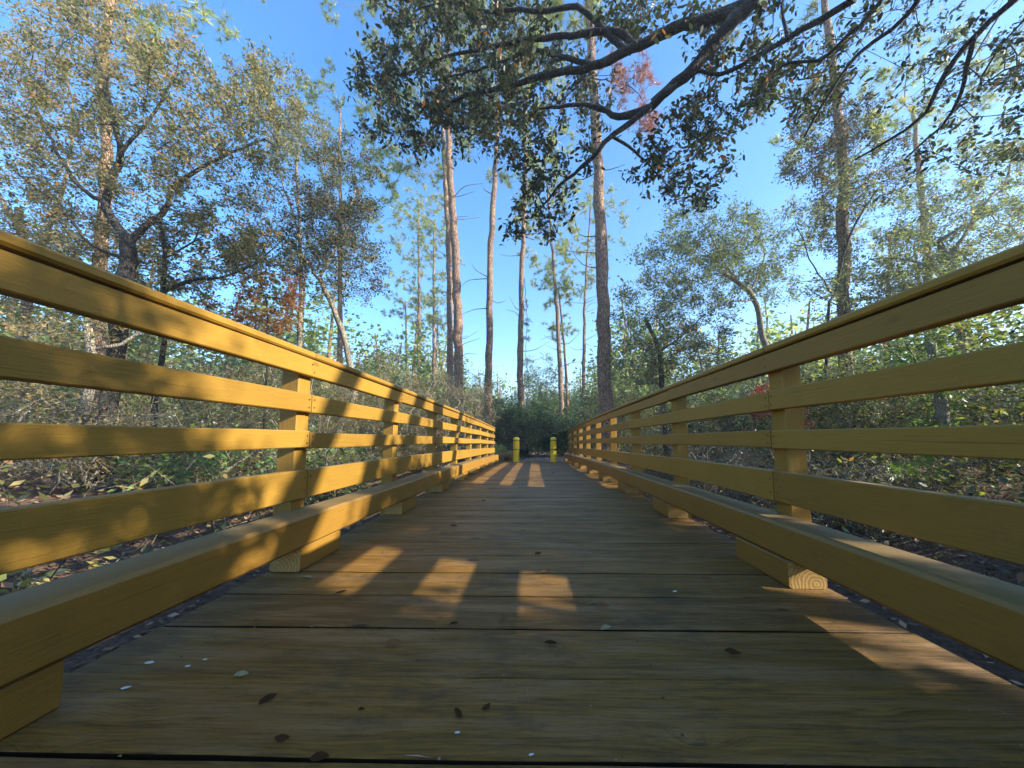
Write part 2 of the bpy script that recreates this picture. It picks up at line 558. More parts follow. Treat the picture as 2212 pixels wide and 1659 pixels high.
def spline(pts, step):
    """smooth resample of control points"""
    pts = np.asarray(pts, float)
    if len(pts) < 3:
        n = max(2, int(np.linalg.norm(pts[-1] - pts[0]) / step) + 1)
        t = np.linspace(0, 1, n)[:, None]
        return pts[0] * (1 - t) + pts[-1] * t
    P = np.vstack([2 * pts[0] - pts[1], pts, 2 * pts[-1] - pts[-2]])
    out = []
    for i in range(1, len(P) - 2):
        n = max(2, int(np.linalg.norm(P[i + 1] - P[i]) / step))
        t = np.linspace(0, 1, n, endpoint=False)[:, None]
        a, b, c, d = P[i - 1], P[i], P[i + 1], P[i + 2]
        out.append(0.5 * (2 * b + (c - a) * t + (2 * a - 5 * b + 4 * c - d) * t ** 2 + (3 * b - a - 3 * c + d) * t ** 3))
    out.append(pts[-1][None])
    return np.vstack(out)


def rand_unit(rng, n):
    v = rng.normal(size=(n, 3))
    return v / (np.linalg.norm(v, axis=1)[:, None] + 1e-9)


def leaves(rng, pos, size, aspect=0.42, updir=0.5, tint=None, hexa=True, droop=0.0, size_var=0.4):
    """one leaf blade per position: a folded six-sided blade or a diamond"""
    n = len(pos)
    nrm = rand_unit(rng, n)
    nrm[:, 2] = np.abs(nrm[:, 2]) + updir
    nrm /= np.linalg.norm(nrm, axis=1)[:, None]
    a = rand_unit(rng, n)
    a[:, 2] -= droop
    a -= (a * nrm).sum(1)[:, None] * nrm
    a /= np.linalg.norm(a, axis=1)[:, None] + 1e-9
    b = np.cross(nrm, a)
    s = size * np.clip(np.exp(rng.normal(size=n) * size_var), 0.4, 1.7)[:, None]
    w = s * aspect * 0.5
    if hexa:
        v = np.stack([pos, pos + a * s * 0.3 + b * w, pos + a * s * 0.72 + b * w * 0.85, pos + a * s, pos + a * s * 0.72 - b * w * 0.85, pos + a * s * 0.3 - b * w], 1)
        v[:, 3, :] -= nrm * s * 0.12
        k = 6
    else:
        v = np.stack([pos, pos + a * s * 0.45 + b * w, pos + a * s, pos + a * s * 0.45 - b * w], 1)
        k = 4
    V = v.reshape(-1, 3)
    F = np.arange(n * k)
    if tint is None:
        tint = rng.random(n)
    return V, F, k, np.repeat(tint, k)


def needles(rng, pos, length, per=16, width=0.006, tint=None, back=None):
    """tufts: per blades radiating from each point"""
    n = len(pos)
    P = np.repeat(pos, per, axis=0)
    ax = rand_unit(rng, n)
    ax[:, 2] = np.abs(ax[:, 2]) * 0.6 + 0.15
    ax = np.repeat(ax, per, axis=0)
    d = rand_unit(rng, n * per) + ax * 0.9
    d /= np.linalg.norm(d, axis=1)[:, None]
    s = rand_unit(rng, n * per)
    s = np.cross(d, s)
    s /= np.linalg.norm(s, axis=1)[:, None] + 1e-9
    L = length * (0.7 + 0.5 * rng.random(n * per))[:, None]
    tip = P + d * L
    tip[:, 2] -= 0.12 * L[:, 0]
    V = np.stack([P - s * width, P + s * width, tip], 1).reshape(-1, 3)
    if tint is None:
        tint = rng.random(n)
    return V, np.arange(n * per * 3), 3, np.repeat(np.repeat(tint, per), 3)


DENS = {'live_oak': 0.9, 'creeper': 1.3}
BIG = {'live_oak': 0.9, 'shade_oak': 1.2, 'evergreen_bush': 1.15}


class Tree:
    """a skeleton of nodes: guides are traced limbs, then every leaf clump is joined to the nearest limb"""
    def __init__(self, rng):
        self.rng = rng
        self.P, self.par, self.minr = [], [], []

    def guide(self, pts, r0, r1, parent=None, step=0.18, wob=0.0):
        pts = spline(pts, step)
        if parent is None:
            last = -1
            s = 0
        else:
            A = np.array(self.P)
            last = int(np.argmin(((A - pts[0]) ** 2).sum(1)))
            s = 0
        n = len(pts)
        for i in range(s, n):
            t = i / max(1, n - 1)
            p = pts[i] + (self.rng.normal(size=3) * wob if i else 0)
            self.P.append(p)
            self.par.append(last)
            self.minr.append(r0 * (1 - t) + r1 * t)
            last = len(self.P) - 1
        return self

    def join(self, centers, step=0.3, jit=0.07, r=0.004, sag=0.0, maxd=None):
        tips = []
        centers = np.asarray(centers, float)
        A = np.array(self.P)
        order = np.argsort([np.min(((A - c) ** 2).sum(1)) for c in centers])
        buf = np.zeros((len(self.P) + len(centers) * 40, 3))
        nn = len(self.P)
        buf[:nn] = A
        for k in order:
            c = centers[k]
            d2 = ((buf[:nn] - c) ** 2).sum(1)
            j = int(np.argmin(d2))
            dist = math.sqrt(d2[j])
            m = max(1, min(38, int(dist / step)))
            last = j
            side = self.rng.normal(size=3) * dist * 0.08
            for i in range(1, m + 1):
                t = i / m
                p = buf[j] * (1 - t) + c * t + side * math.sin(math.pi * t)
                if i < m:
                    p = p + self.rng.normal(size=3) * jit
                p[2] -= sag * math.sin(math.pi * t)
                self.P.append(p)
                self.par.append(last)
                self.minr.append(r)
                if nn >= len(buf):
                    buf = np.vstack([buf, np.zeros((2000, 3))])
                buf[nn] = p
                last = nn
                nn += 1
            tips.append(last)
        return tips

    def polys(self, power=2.3, tip=0.004, rmax=None):
        n = len(self.P)
        kids = [[] for _ in range(n)]
        for i, p in enumerate(self.par):
            if p >= 0:
                kids[p].append(i)
        rad = np.zeros(n)
        for i in range(n - 1, -1, -1):
            s = sum(rad[k] ** power for k in kids[i]) if kids[i] else tip ** power
            rad[i] = max(s ** (1 / power), 0)
        mr = np.array(self.minr)
        for i in range(n):
            rad[i] = max(min(rad[i], rmax or 9), mr[i])
            if self.par[i] >= 0:
                rad[i] = min(rad[i], rad[self.par[i]])
        out = []
        used = [False] * n
        P = np.array(self.P)
        for i in range(n):
            if used[i]:
                continue
            chain = [i]
            used[i] = True
            c = i
            while True:
                ks = [k for k in kids[c] if not used[k]]
                if not ks:
                    break
                c = max(ks, key=lambda q: rad[q])
                used[c] = True
                chain.append(c)
            pts = P[chain]
            rr = rad[chain]
            if self.par[i] >= 0:
                pts = np.vstack([P[self.par[i]], pts])
                rr = np.concatenate([[min(rr[0] * 1.15, rad[self.par[i]])], rr])
            if len(pts) >= 2:
                out.append((pts, rr))
        return out


def blob(rng, c, r, n):
    return np.asarray(c) + rng.normal(size=(n, 3)) * np.asarray(r)


def region(rng, px, py, rx, ry, d0, d1, n):
    """clump centres scattered through an oval volume seen on bearing (px, py), d0 to d1 metres off"""
    out = []
    while len(out) < n:
        a, b = rng.uniform(-1, 1, 2)
        if a * a + b * b > 1:
            continue
        out.append(at(px + a * rx, py + b * ry, rng.uniform(d0, d1)))
    return out


def tree_thing(name, label, cat, tree, clumps, leafm, barkm, leaf_size, per, spread, seed, group=None, hexa=True,
               aspect=0.42, tip=0.004, twigs=4, needle=None, extra=None, crown_name="crown", tints=None, droop=0.2, rmax=None, updir=0.5):
    rng = np.random.default_rng(seed)
    base = np.array(tree.P[0])
    root = empty(name, base)
    tag(root, label, cat, group)
    polys = tree.polys(tip=tip, rmax=rmax)
    cl = np.asarray(clumps, float)
    pos = []
    tw = []
    for c in cl:
        for _ in range(twigs):
            d = rng.normal(size=3)
            d /= np.linalg.norm(d)
            L = spread * rng.uniform(0.7, 1.5)
            mid = c + d * L * 0.5 + rng.normal(size=3) * L * 0.12
            end = c + d * L
            end[2] -= droop * L * 0.4
            tw.append((np.array([c, mid, end]), np.array([tip * 0.8, tip * 0.6, tip * 0.4])))
            if needle is None:
                k = max(1, int(per * DENS.get(name, 1.75) / max(1, twigs)))
                t = rng.random((k, 1)) ** 0.7
                pos.append(c * (1 - t) + end * t + rng.normal(size=(k, 3)) * L * 0.16)
            else:
                pos.append(np.vstack([end, mid]))
    V, F = tubes(polys + tw, 7, rng)
    o = link("trunk", mesh_np("trunk", V - base, F, 4, smooth_=True), barkm, root)
    pos = np.vstack(pos)
    shade = np.clip(rng.normal(0.5, 0.28, len(pos)), 0, 1) if tints is None else np.clip(rng.normal(tints[0], tints[1], len(pos)), 0, 1)
    if needle is None:
        V, F, k, t = leaves(rng, pos, leaf_size * BIG.get(name, 1.0), aspect, updir, shade, hexa, droop)
    else:
        V, F, k, t = needles(rng, pos, needle[0] * 1.35, int(needle[1] * 1.7), needle[2] * 1.7, shade)
    link(crown_name, mesh_np(crown_name, V - base, F, k, t), leafm, root)
    return root


# ================================================================== THE SETTING
def build_ground():
    xs = np.concatenate([np.linspace(-300, -22, 14), np.linspace(-20, 20, 121), np.linspace(22, 300, 14)])
    ys = np.concatenate([np.linspace(-120, -12, 9), np.linspace(-10, 30, 121), np.linspace(32, 400, 14)])
    X, Y = np.meshgrid(xs, ys)
    Z = ground_z(X, Y)
    V = np.stack([X, Y, Z], -1).reshape(-1, 3)
    nx, ny = len(xs), len(ys)
    i = np.arange(ny - 1)[:, None] * nx
    j = np.arange(nx - 1)[None, :]
    F = np.stack([i + j, i + j + 1, i + nx + j + 1, i + nx + j], -1).reshape(-1, 4)
    tag(link("ground", mesh_np("ground", V, F, 4, smooth_=True), M_GROUND), kind="structure")


build_ground()


def build_path():
    V, F = [], []
    ys = np.linspace(11.2, 24, 40)
    n = 9
    for y in ys:
        cx = 0.05 + 0.02 * (y - 11) ** 2
        for k in range(n):
            u = k / (n - 1) * 2 - 1
            x = cx + u * (1.35 + 0.1 * math.sin(y * 2 + u))
            V.append((x, y, float(ground_z(x, y)) + 0.012 + 0.02 * (1 - u * u)))
    for j in range(len(ys) - 1):
        for k in range(n - 1):
            a = j * n + k
            F.append((a, a + 1, a + n + 1, a + n))
    tag(link("path", mesh_np("path", V, F, 4, smooth_=True), M_PATH), kind="structure")


build_path()

# ================================================================== THE FOOTBRIDGE
rngb = random.Random(7)
bridge = empty("wooden_footbridge", (0, 4, -0.4))
tag(bridge, "long yellow-brown wooden footbridge with plank deck, kerb beams and slatted railings", "bridge")


def bridge_part(o):
    o.location = Vector(o.location) - Vector((0, 4, -0.4))
    return o


# deck: planks across, laid with small gaps
XL, XR = -1.17, 1.15
PITCHY = 0.2225
Y0 = 0.682
deck = MB()
ks = range(-24, 51)
for k in ks:
    y0, y1 = Y0 + k * PITCHY + 0.0032, Y0 + (k + 1) * PITCHY - 0.0032
    if y0 > 11.75:
        break
    t = rngb.random()
    dz = rngb.uniform(-0.0025, 0.0025)
    xa, xb = XL + rngb.uniform(-0.008, 0.012), XR + rngb.uniform(-0.012, 0.008)
    c = 0.002
    nseg = 16
    xs = [xa + (xb - xa) * i / nseg for i in range(nseg + 1)]
    g0 = rngb.uniform(0, 6)
    sec = []
    n0 = len(deck.v)
    for x in xs:
        e0 = 0.0016 * math.sin(5 * x + g0) + rngb.uniform(-0.001, 0.001)
        e1 = 0.0016 * math.sin(4 * x + g0 * 2) + rngb.uniform(-0.001, 0.001)
        zt = arch((y0 + y1) / 2) + dz
        zs = (arch(y1) - arch(y0)) / 2
        cup = 0.0018 * math.cos(3 * x + g0)
        deck.v += [(x, y0 + e0, zt - zs - 0.038), (x, y0 + e0, zt - zs - c), (x, y0 + e0 + c, zt - zs),
                   (x, (y0 + y1) / 2, zt - cup),
                   (x, y1 + e1 - c, zt + zs), (x, y1 + e1, zt + zs - c), (x, y1 + e1, zt + zs - 0.038)]
        deck.t += [t] * 7
    for i in range(nseg):
        for j in range(7):
            a, b2 = n0 + i * 7 + j, n0 + i * 7 + (j + 1) % 7
            deck.f.append([a, b2, b2 + 7, a + 7])
            deck.mi.append(1 if j in (0, 5, 6) else 0)
    deck.f.append([n0 + j for j in range(7)])
    deck.f.append([n0 + nseg * 7 + j for j in range(7)][::-1])
    deck.mi += [0, 0]
# joists under the deck
js = MB()
for x in (-0.95, -0.3, 0.3, 0.95):
    ys = [y for y in np.arange(-4.5, 11.7, 0.8)]
    js.section_run(lambda y, x=x: [(x - 0.04, arch(y) - 0.28), (x + 0.04, arch(y) - 0.28), (x + 0.04, arch(y) - 0.044), (x - 0.04, arch(y) - 0.044)], ys)
bridge_part(js.build("joist_frame", [M_POST], bridge))

# nail heads on the nearer planks
for k in range(-2, 40):
    yc = Y0 + (k + 0.5) * PITCHY
    for x in (-0.95, -0.3, 0.3, 0.95):
        for sy in (-0.055, 0.055):
            xx, yy = x + rngb.uniform(-.012, .012), yc + sy + rngb.uniform(-.01, .01)
            z = arch(yy) + 0.0024
            pts = [(xx + 0.0035 * math.cos(a * math.pi / 3), yy + 0.0035 * math.sin(a * math.pi / 3), z) for a in range(6)]
            deck.quads(pts, [(0, 1, 2, 3, 4, 5)], mi=2)
bridge_part(deck.build("deck", [M_DECK, M_GRIME_SHADE, M_NAIL], bridge))


def side(sgn, posts, y_end_rail, y_end_beam, xoff):
    """railing and kerb beam of one side. sgn -1 = left."""
    rg = random.Random(11 + sgn)
    X = lambda a: sgn * a + xoff
    rail = empty("railing", (0, 0, 0))
    rail.parent = bridge
    rail.location = (X(1.15), 0, 0.4)
    rail["label"] = "railing with sun patches on its inner boards" if sgn < 0 else "railing in shade along the deck"
    O = Vector((X(1.15), 4, 0))

    def put(mb, name, mats, par=rail):
        o = mb.build(name, mats, par)
        o.location = Vector(o.location) - O
        return o

    def xr(a, b):
        a, b = X(a), X(b)
        return (a, b) if a < b else (b, a)

    # posts outside the boards
    for y in posts:
        m = MB()
        x0, x1 = xr(1.150, 1.240)
        z0, z1 = -0.45, 0.985
        h = 0.046
        tw = rg.uniform(-0.004, 0.004)
        vs = []
        for z in (z0, z1):
            zz = z + arch(y)
            for (a, b) in cham_rect(x0 + tw * (z + .4), x1 + tw * (z + .4), y - h, y + h, 0.005):
                vs.append((a, b, zz))
        fs = [tuple(range(8))[::-1], tuple(range(8, 16))] + [(i, (i + 1) % 8, 8 + (i + 1) % 8, 8 + i) for i in range(8)]
        m.quads(vs, fs)
        put(m, "post", [M_POST])
    # boards: (bottom, top) heights over the deck
    rows = [(0.296, 0.434, 2), (0.540, 0.622, 1), (0.716, 0.806, 2), (0.898, 0.985, 3)]
    ystart = -4.2
    for ri, (za, zb, ph) in enumerate(rows):
        # board joints fall on posts, every second post
        joints = [ystart] + [y for i, y in enumerate(posts) if (i + ph) % 2 == 0 and ystart + 0.6 < y < y_end_rail - 0.5] + [y_end_rail]
        if ri == 1:
            joints = [ystart] + [y for i, y in enumerate(posts) if i % 2 == FIRST[sgn] and ystart + 0.6 < y < y_end_rail - 0.5] + [y_end_rail]
        for ja, jb in zip(joints, joints[1:]):
            m = MB()
            ys = list(np.linspace(ja + 0.003, jb - 0.003, max(2, int((jb - ja) / 0.3) + 1)))
            dz = rg.uniform(-0.003, 0.003)
            dx = rg.uniform(0, 0.004)
            g0 = rg.uniform(0, 6)
            x0, x1 = xr(1.110 - dx, 1.149)
            tb = rg.random()
            m.section_run(lambda y: cham_rect(x0 + 0.0015 * math.sin(1.7 * y + g0), x1, za + arch(y) + dz + 0.0028 * math.sin(2.2 * y + g0), zb + arch(y) + dz + 0.0028 * math.sin(2.2 * y + g0) + 0.001 * math.sin(5 * y), 0.004), ys, tint=tb)
            # screws where the board meets a post
            xf = x0 - 0.0022 if sgn > 0 else x1 + 0.0022
            for yp in posts:
                if ja - 0.02 <= yp <= jb + 0.02:
                    for hz in (0.28, 0.72):
                        yy = min(max(yp + rg.uniform(-.012, .012), ja + 0.02), jb - 0.02)
                        zz = za + (zb - za) * hz + arch(yy) + dz
                        m.quads([(xf, yy + 0.0045 * math.cos(q * math.pi / 4), zz + 0.0045 * math.sin(q * math.pi / 4)) for q in range(8)], [tuple(range(8))], mi=1)
            put(m, "rail_board", [M_RAIL, M_NAIL])
    # cap
    joints = [ystart] + [y for i, y in enumerate(posts) if i % 3 == 1 and ystart + 0.6 < y < y_end_rail - 0.5] + [y_end_rail + 0.05]
    for ja, jb in zip(joints, joints[1:]):
        m = MB()
        ys = list(np.linspace(ja + 0.002, jb - 0.002, max(2, int((jb - ja) / 0.3) + 1)))
        x0, x1 = xr(1.098, 1.245)
        dz = rg.uniform(0, 0.003)
        m.section_run(lambda y: cham_rect(x0, x1, 0.991 + arch(y) + dz, 1.022 + arch(y) + dz, 0.007), ys, tint=rg.random())
        put(m, "top_rail", [M_RAIL])
    # kerb beam on blocks
    kb = empty("kerb", (0, 0, 0))
    kb.parent = bridge
    kb.location = (X(1.0), 0, 0.4)
    O2 = Vector((X(1.0), 4, 0))
    splices = [ystart] + [y + 0.02 for i, y in enumerate(posts) if i % 3 == 2 and y > 2 and y < y_end_beam - 1] + [y_end_beam]
    for ja, jb in zip(splices, splices[1:]):
        m = MB()
        ys = list(np.linspace(ja + 0.004, jb - 0.004, max(2, int((jb - ja) / 0.2) + 1)))
        x0, x1 = xr(0.990, 1.147)
        g0 = rg.uniform(0, 6)
        m.section_run(lambda y: cham_rect(x0 + 0.002 * math.sin(3 * y + g0), x1, 0.107 + arch(y), 0.243 + arch(y) + 0.002 * math.sin(2 * y + g0), 0.011), ys, end_mi=1)
        o = m.build("kerb_beam", [M_BEAM, M_END], kb)
        o.location = Vector(o.location) - O2
    for y in posts:
        m = MB()
        yc = y - 0.03 * (1 if sgn > 0 else 0) - 0.02
        x0, x1 = xr(1.005, 1.140)
        if sgn > 0:
            x0 -= 0.012
        hl = 0.165 + rg.uniform(-0.01, 0.012)
        ys = [yc - hl, yc - hl + 0.012, yc, yc + hl]
        m.section_run(lambda y: cham_rect(x0, x1, 0.003 + arch(y), 0.1055 + arch(y), 0.006 if abs(y - yc + hl) > 0.001 else 0.009), ys, end_mi=1)
        # rings are centred on the block's own origin
        o = m.build("spacer_block", [M_BEAM, M_END], kb, origin=((x0 + x1) / 2 + 0.03 * sgn, yc, 0.02 + arch(yc)))
        o.location = Vector(o.location) - O2
    return rail


FIRST = {-1: 0, 1: 0}
LP = [1.735 + 1.19 * k for k in range(-4, 8)]
LP[3] = 0.63
RP = [1.650 + 1.215 * k for k in range(-4, 9)]
side(-1, LP, 10.13, 10.0, -0.02)
side(1, RP, 11.45, 11.1, 0.0)


# ================================================================== BOLLARDS
def lathe(profile, seg=28):
    V, F = [], []
    n = len(profile)
    for i in range(seg):
        a = 2 * math.pi * i / seg
        for r, z in profile:
            V.append((r * math.cos(a), r * math.sin(a), z))
    for i in range(seg):
        i2 = (i + 1) % seg
        for j in range(n - 1):
            F.append((i * n + j, i2 * n + j, i2 * n + j + 1, i * n + j + 1))
    return V, F


def bollard(x, y, z, label, lean):
    root = empty("bollard", (x, y, z))
    root.rotation_euler = (0, R(lean), R(20))
    tag(root, label, "bollard", "yellow bollards at the end of the bridge")
    r = 0.098
    prof = [(r + 0.004, 0), (r, 0.012), (r, 0.70), (r + 0.002, 0.705)] + [((r + 0.002) * math.cos(t), 0.715 + 0.06 * math.sin(t)) for t in np.linspace(0, math.pi / 2 - 0.02, 7)]
    V, F = lathe(prof)
    link("body", mesh_np("body", V, F, 4, smooth_=True), M_YELLOW, root)
    for zc in (0.665, 0.385):
        V, F = lathe([(r + 0.0005, zc - 0.011), (r + 0.005, zc - 0.009), (r + 0.005, zc + 0.009), (r + 0.0005, zc + 0.011)])
        link("band", mesh_np("band", V, F, 4), M_BLACK, root)
    return root


bollard(-0.557, 11.0, arch(11.0) + 0.003, "yellow bollard with two black bands, the one nearer the sunlit railing", 0.6)
bollard(0.616, 11.0, arch(11.0) + 0.003, "yellow bollard with two black bands, the one nearer the shaded railing", -0.5)

# ================================================================== PINES
def pine(px, d, w, top_px, top_z, crown_z0, label, seed, lean_pts=None, ncl=70, crad=2.2, dead=8, group="tall pines beyond the bridge", needle=(0.2, 16, 0.006), asym=(0, 0), twigs=4, name="pine_tree"):
    rng = np.random.default_rng(seed)
    b = at(px, 946, d)
    b[2] = float(ground_z(b[0], b[1])) - 0.1
    pts = [b]
    if lean_pts:
        for (qx, qy) in lean_pts:
            pts.append(at(qx, qy, d))
    tx = at(top_px, 400, d)
    pts.append(np.array([tx[0], tx[1], top_z]))
    r0 = w / 750 * d / 2
    t = Tree(rng)
    t.guide(pts, r0 * 1.05, r0 * 0.3, step=0.5, wob=0.02)
    # flare at the foot
    t.minr[0] *= 1.3
    H = top_z
    cl = []
    A = np.array(t.P)
    for i in range(ncl):
        z = rng.uniform(crown_z0, H + 0.6)
        f = (H + 0.6 - z) / (H + 0.6 - crown_z0)
        rr = crad * (0.25 + 0.9 * math.sin(math.pi * min(1, f * 0.85 + 0.08))) * math.sqrt(rng.random())
        a = rng.uniform(0, 2 * math.pi)
        k = int(np.argmin(np.abs(A[:, 2] - z)))
        cl.append(A[k] * [1, 1, 0] + np.array([rr * math.cos(a) + asym[0] * f, rr * math.sin(a) + asym[1] * f, z + 0.25 * rr]))
    t.join(cl, 0.4, 0.06, sag=0.0)
    for i in range(dead):
        z = rng.uniform(crown_z0 * 0.35, crown_z0)
        k = int(np.argmin(np.abs(A[:, 2] - z)))
        a = rng.uniform(-0.6, 0.6) + (math.pi if rng.random() < .5 else 0)
        L = rng.uniform(0.5, 1.6)
        e = A[k] + np.array([L * math.cos(a), L * math.sin(a), rng.uniform(-.2, .7)])
        m = (A[k] + e) / 2 + rng.normal(size=3) * 0.12
        t.guide([A[k], m, e], 0.022, 0.006, parent=1, step=0.2)
    return tree_thing(name, label, "tree", t, cl, M_NEEDLE, M_PBARK, 0.1, 10, 0.3, seed + 1, group, needle=needle, tip=0.007, twigs=twigs, droop=0)


pine(1310, 11.6, 31, 1262, 21, 14.5, "thickest dark pine trunk, just beyond the shaded railing", 101, [(1304, 700), (1296, 480), (1288, 300), (1280, 150)], ncl=80, crad=2.8)
pine(992, 16, 22, 955, 23, 11.5, "reddish pine trunk on the near side of a close pair", 102, [(987, 600), (976, 430), (968, 250)], ncl=110, crad=3.6, asym=(-2.2, 0))
pine(975, 17.5, 16, 940, 22, 13, "grey pine trunk on the far side of a close pair", 103, [(970, 560), (962, 400)], ncl=80, crad=3.0, asym=(-1.5, 0))
pine(1054, 14.5, 17, 1082, 20, 14, "gently curved pine behind the end of the sunlit railing", 104, [(1058, 600), (1066, 420), (1074, 250)], ncl=70, crad=2.6)
pine(1124, 16.5, 15, 1140, 19.5, 11, "mossy pine rising straight above the bollard by the sunlit rail", 105, [(1126, 650), (1132, 450)], ncl=80, crad=2.2)
pine(1217, 20, 12, 1180, 15.5, 8.2, "slender pine leaning over the bollard by the shaded rail", 106, [(1207, 740), (1198, 600)], ncl=70, crad=2.0)
pine(1228, 21.5, 9, 1205, 9.5, 6.5, "short thin pine tucked against a leaning slender one", 107, [(1222, 800)], ncl=26, crad=1.3)
pine(1258, 24, 9, 1276, 17.0, 10.5, "slim pine with a round airy crown beside the thickest trunk", 108, [(1262, 700), (1266, 600)], ncl=60, crad=2.5)
pine(906, 28, 10, 905, 19.5, 9.5, "distant pine with level branches, tallest of the far left trio", 109, [(905, 600)], ncl=110, crad=2.8)
pine(938, 27, 9, 940, 17, 8.5, "distant pine with a yellow-green crown close to the paired trunks", 110, [(937, 600)], ncl=80, crad=2.2)
pine(882, 30, 7, 884, 12, 7, "smallest distant pine of the far left trio", 111, None, ncl=40, crad=1.8)
pine(218, 9.0, 24, 190, 20, 11, "pale pink-barked pine behind the twisted oak", 112, [(222, 480), (232, 300), (225, 130)], ncl=70, crad=3.2, group="tall pines off the path")
pine(1825, 10.0, 26, 1800, 19, 8.5, "tall pine wrapped in creeper above the shaded railing", 113, [(1822, 600), (1822, 450), (1816, 300)], ncl=80, crad=3.0, group="tall pines off the path")
pine(2010, 17, 22, 1990, 17, 8.0, "broad pale-green pine farthest to the shaded side", 114, [(2005, 600)], ncl=150, crad=4.6, group="tall pines off the path")
pine(735, 19, 13, 725, 19, 9.5, "pine with a ragged yellow-green crown over the thicket", 115, [(735, 500)], ncl=120, crad=3.0, group="tall pines off the path")


# ================================================================== BROADLEAF TREES
def clusters(seed, specs):
    rng = np.random.default_rng(seed)
    out = []
    for s in specs:
        out += region(rng, *s)
    return out


# ---- the oak whose limbs hang over the bridge
rng = np.random.default_rng(5)
T = Tree(rng)
fork = np.array([5.6, 2.4, 4.3])
T.guide([(5.9, 2.1, float(ground_z(5.9, 2.1)) - 0.1), (5.7, 2.2, 1.5), (5.5, 2.4, 3.0), fork], 0.26, 0.2, step=0.25)
def limb(pts, r0, r1, d0, d1, from_fork=False):
    n = len(pts)
    P = [at(x, y, d0 + (d1 - d0) * i / (n - 1)) for i, (x, y) in enumerate(pts)]
    if from_fork:
        mid = (fork + P[0]) / 2 + np.array([0, 0, 0.35])
        P = [fork, mid] + P
    T.guide(P, r0, r1, parent=1, step=0.1, wob=0.006)
limb([(1660, -30), (1621, 5), (1540, 40), (1456, 62), (1366, 105), (1281, 142), (1206, 158), (1151, 170), (1080, 192), (1010, 205), (950, 240)], 0.13, 0.022, 4.0, 5.2, True)
limb([(1376, 102), (1326, 66), (1256, 75), (1196, 80), (1106, 92), (1040, 105), (960, 125), (860, 165)], 0.05, 0.012, 4.45, 5.2)
limb([(1340, 100), (1300, 60), (1246, 14), (1171, 24), (1106, 20), (1040, 26), (980, 5), (900, 20)], 0.045, 0.012, 4.5, 5.2)
limb([(1281, 142), (1200, 120), (1150, 110), (1090, 130), (1000, 160), (930, 175)], 0.035, 0.01, 4.6, 5.3)
limb([(1621, 8), (1556, 78), (1496, 150), (1431, 205), (1406, 232), (1356, 252), (1321, 247), (1296, 232), (1240, 226), (1150, 236)], 0.085, 0.014, 4.05, 5.0)
limb([(1396, 238), (1326, 292), (1276, 340), (1241, 375), (1206, 405), (1150, 470)], 0.04, 0.01, 4.4, 5.0)
limb([(1326, 297), (1371, 325), (1416, 372), (1440, 400)], 0.022, 0.008, 4.6, 4.5)
limb([(1860, -20), (1841, 0), (1796, 30), (1681, 95), (1606, 140), (1556, 160), (1496, 155), (1456, 178), (1406, 215)], 0.068, 0.013, 3.6, 4.5, True)
limb([(1920, -15), (1906, 0), (1831, 80), (1771, 130), (1706, 135), (1671, 160), (1656, 200)], 0.048, 0.011, 3.6, 4.4, True)
limb([(2000, -15), (1986, 0), (1926, 65), (1856, 115), (1796, 195), (1756, 260), (1736, 300)], 0.052, 0.011, 3.5, 4.3, True)
limb([(2205, -15), (2191, 0), (2106, 75), (2041, 160), (2001, 240), (1956, 280), (1906, 310), (1846, 345)], 0.056, 0.011, 3.2, 4.2, True)
limb([(2104, 80), (2076, 200), (2031, 275), (1956, 340)], 0.024, 0.008, 3.45, 4.0)
limb([(1700, 85), (1690, 10), (1720, -60)], 0.02, 0.008, 3.9, 4.2)
cl = clusters(51, [
    (1000, 130, 200, 150, 4.3, 6.4, 104), (860, 210, 120, 110, 4.6, 6.2, 46), (1150, 210, 190, 130, 5.0, 6.8, 92),
    (1040, 270, 160, 80, 4.4, 5.8, 44), (1180, 330, 100, 100, 4.4, 5.4, 20), (1150, 430, 75, 95, 4.4, 5.2, 20),
    (980, 20, 200, 50, 4.6, 6, 50), (1480, 345, 110, 95, 4.0, 5.4, 46), (1400, 40, 150, 60, 4.2, 5.5, 24),
    (1600, 120, 130, 110, 3.9, 5.2, 34), (1760, 130, 150, 110, 4.2, 5.6, 18), (1950, 130, 260, 140, 4.6, 6.8, 34), (1700, 220, 160, 90, 4.5, 6.5, 18),
    (2150, 180, 120, 180, 4.0, 5.6, 20), (2050, 350, 120, 60, 4.4, 5.4, 8), (1500, 250, 70, 60, 4.2, 4.9, 14)])
# crown over the trunk and behind, which shades the deck
cl += list(blob(np.random.default_rng(3), (5.4, 1.6, 6.6), (1.9, 1.9, 1.0), 150))
T.join(cl, 0.22, 0.045, sag=0.02)
tree_thing("live_oak", "dark live oak whose limbs arch over the bridge from the shaded side", "tree", T, cl, M_OAKD, M_OBARK, 0.066, 46, 0.17, 52, tip=0.0035, twigs=5, droop=0.5)


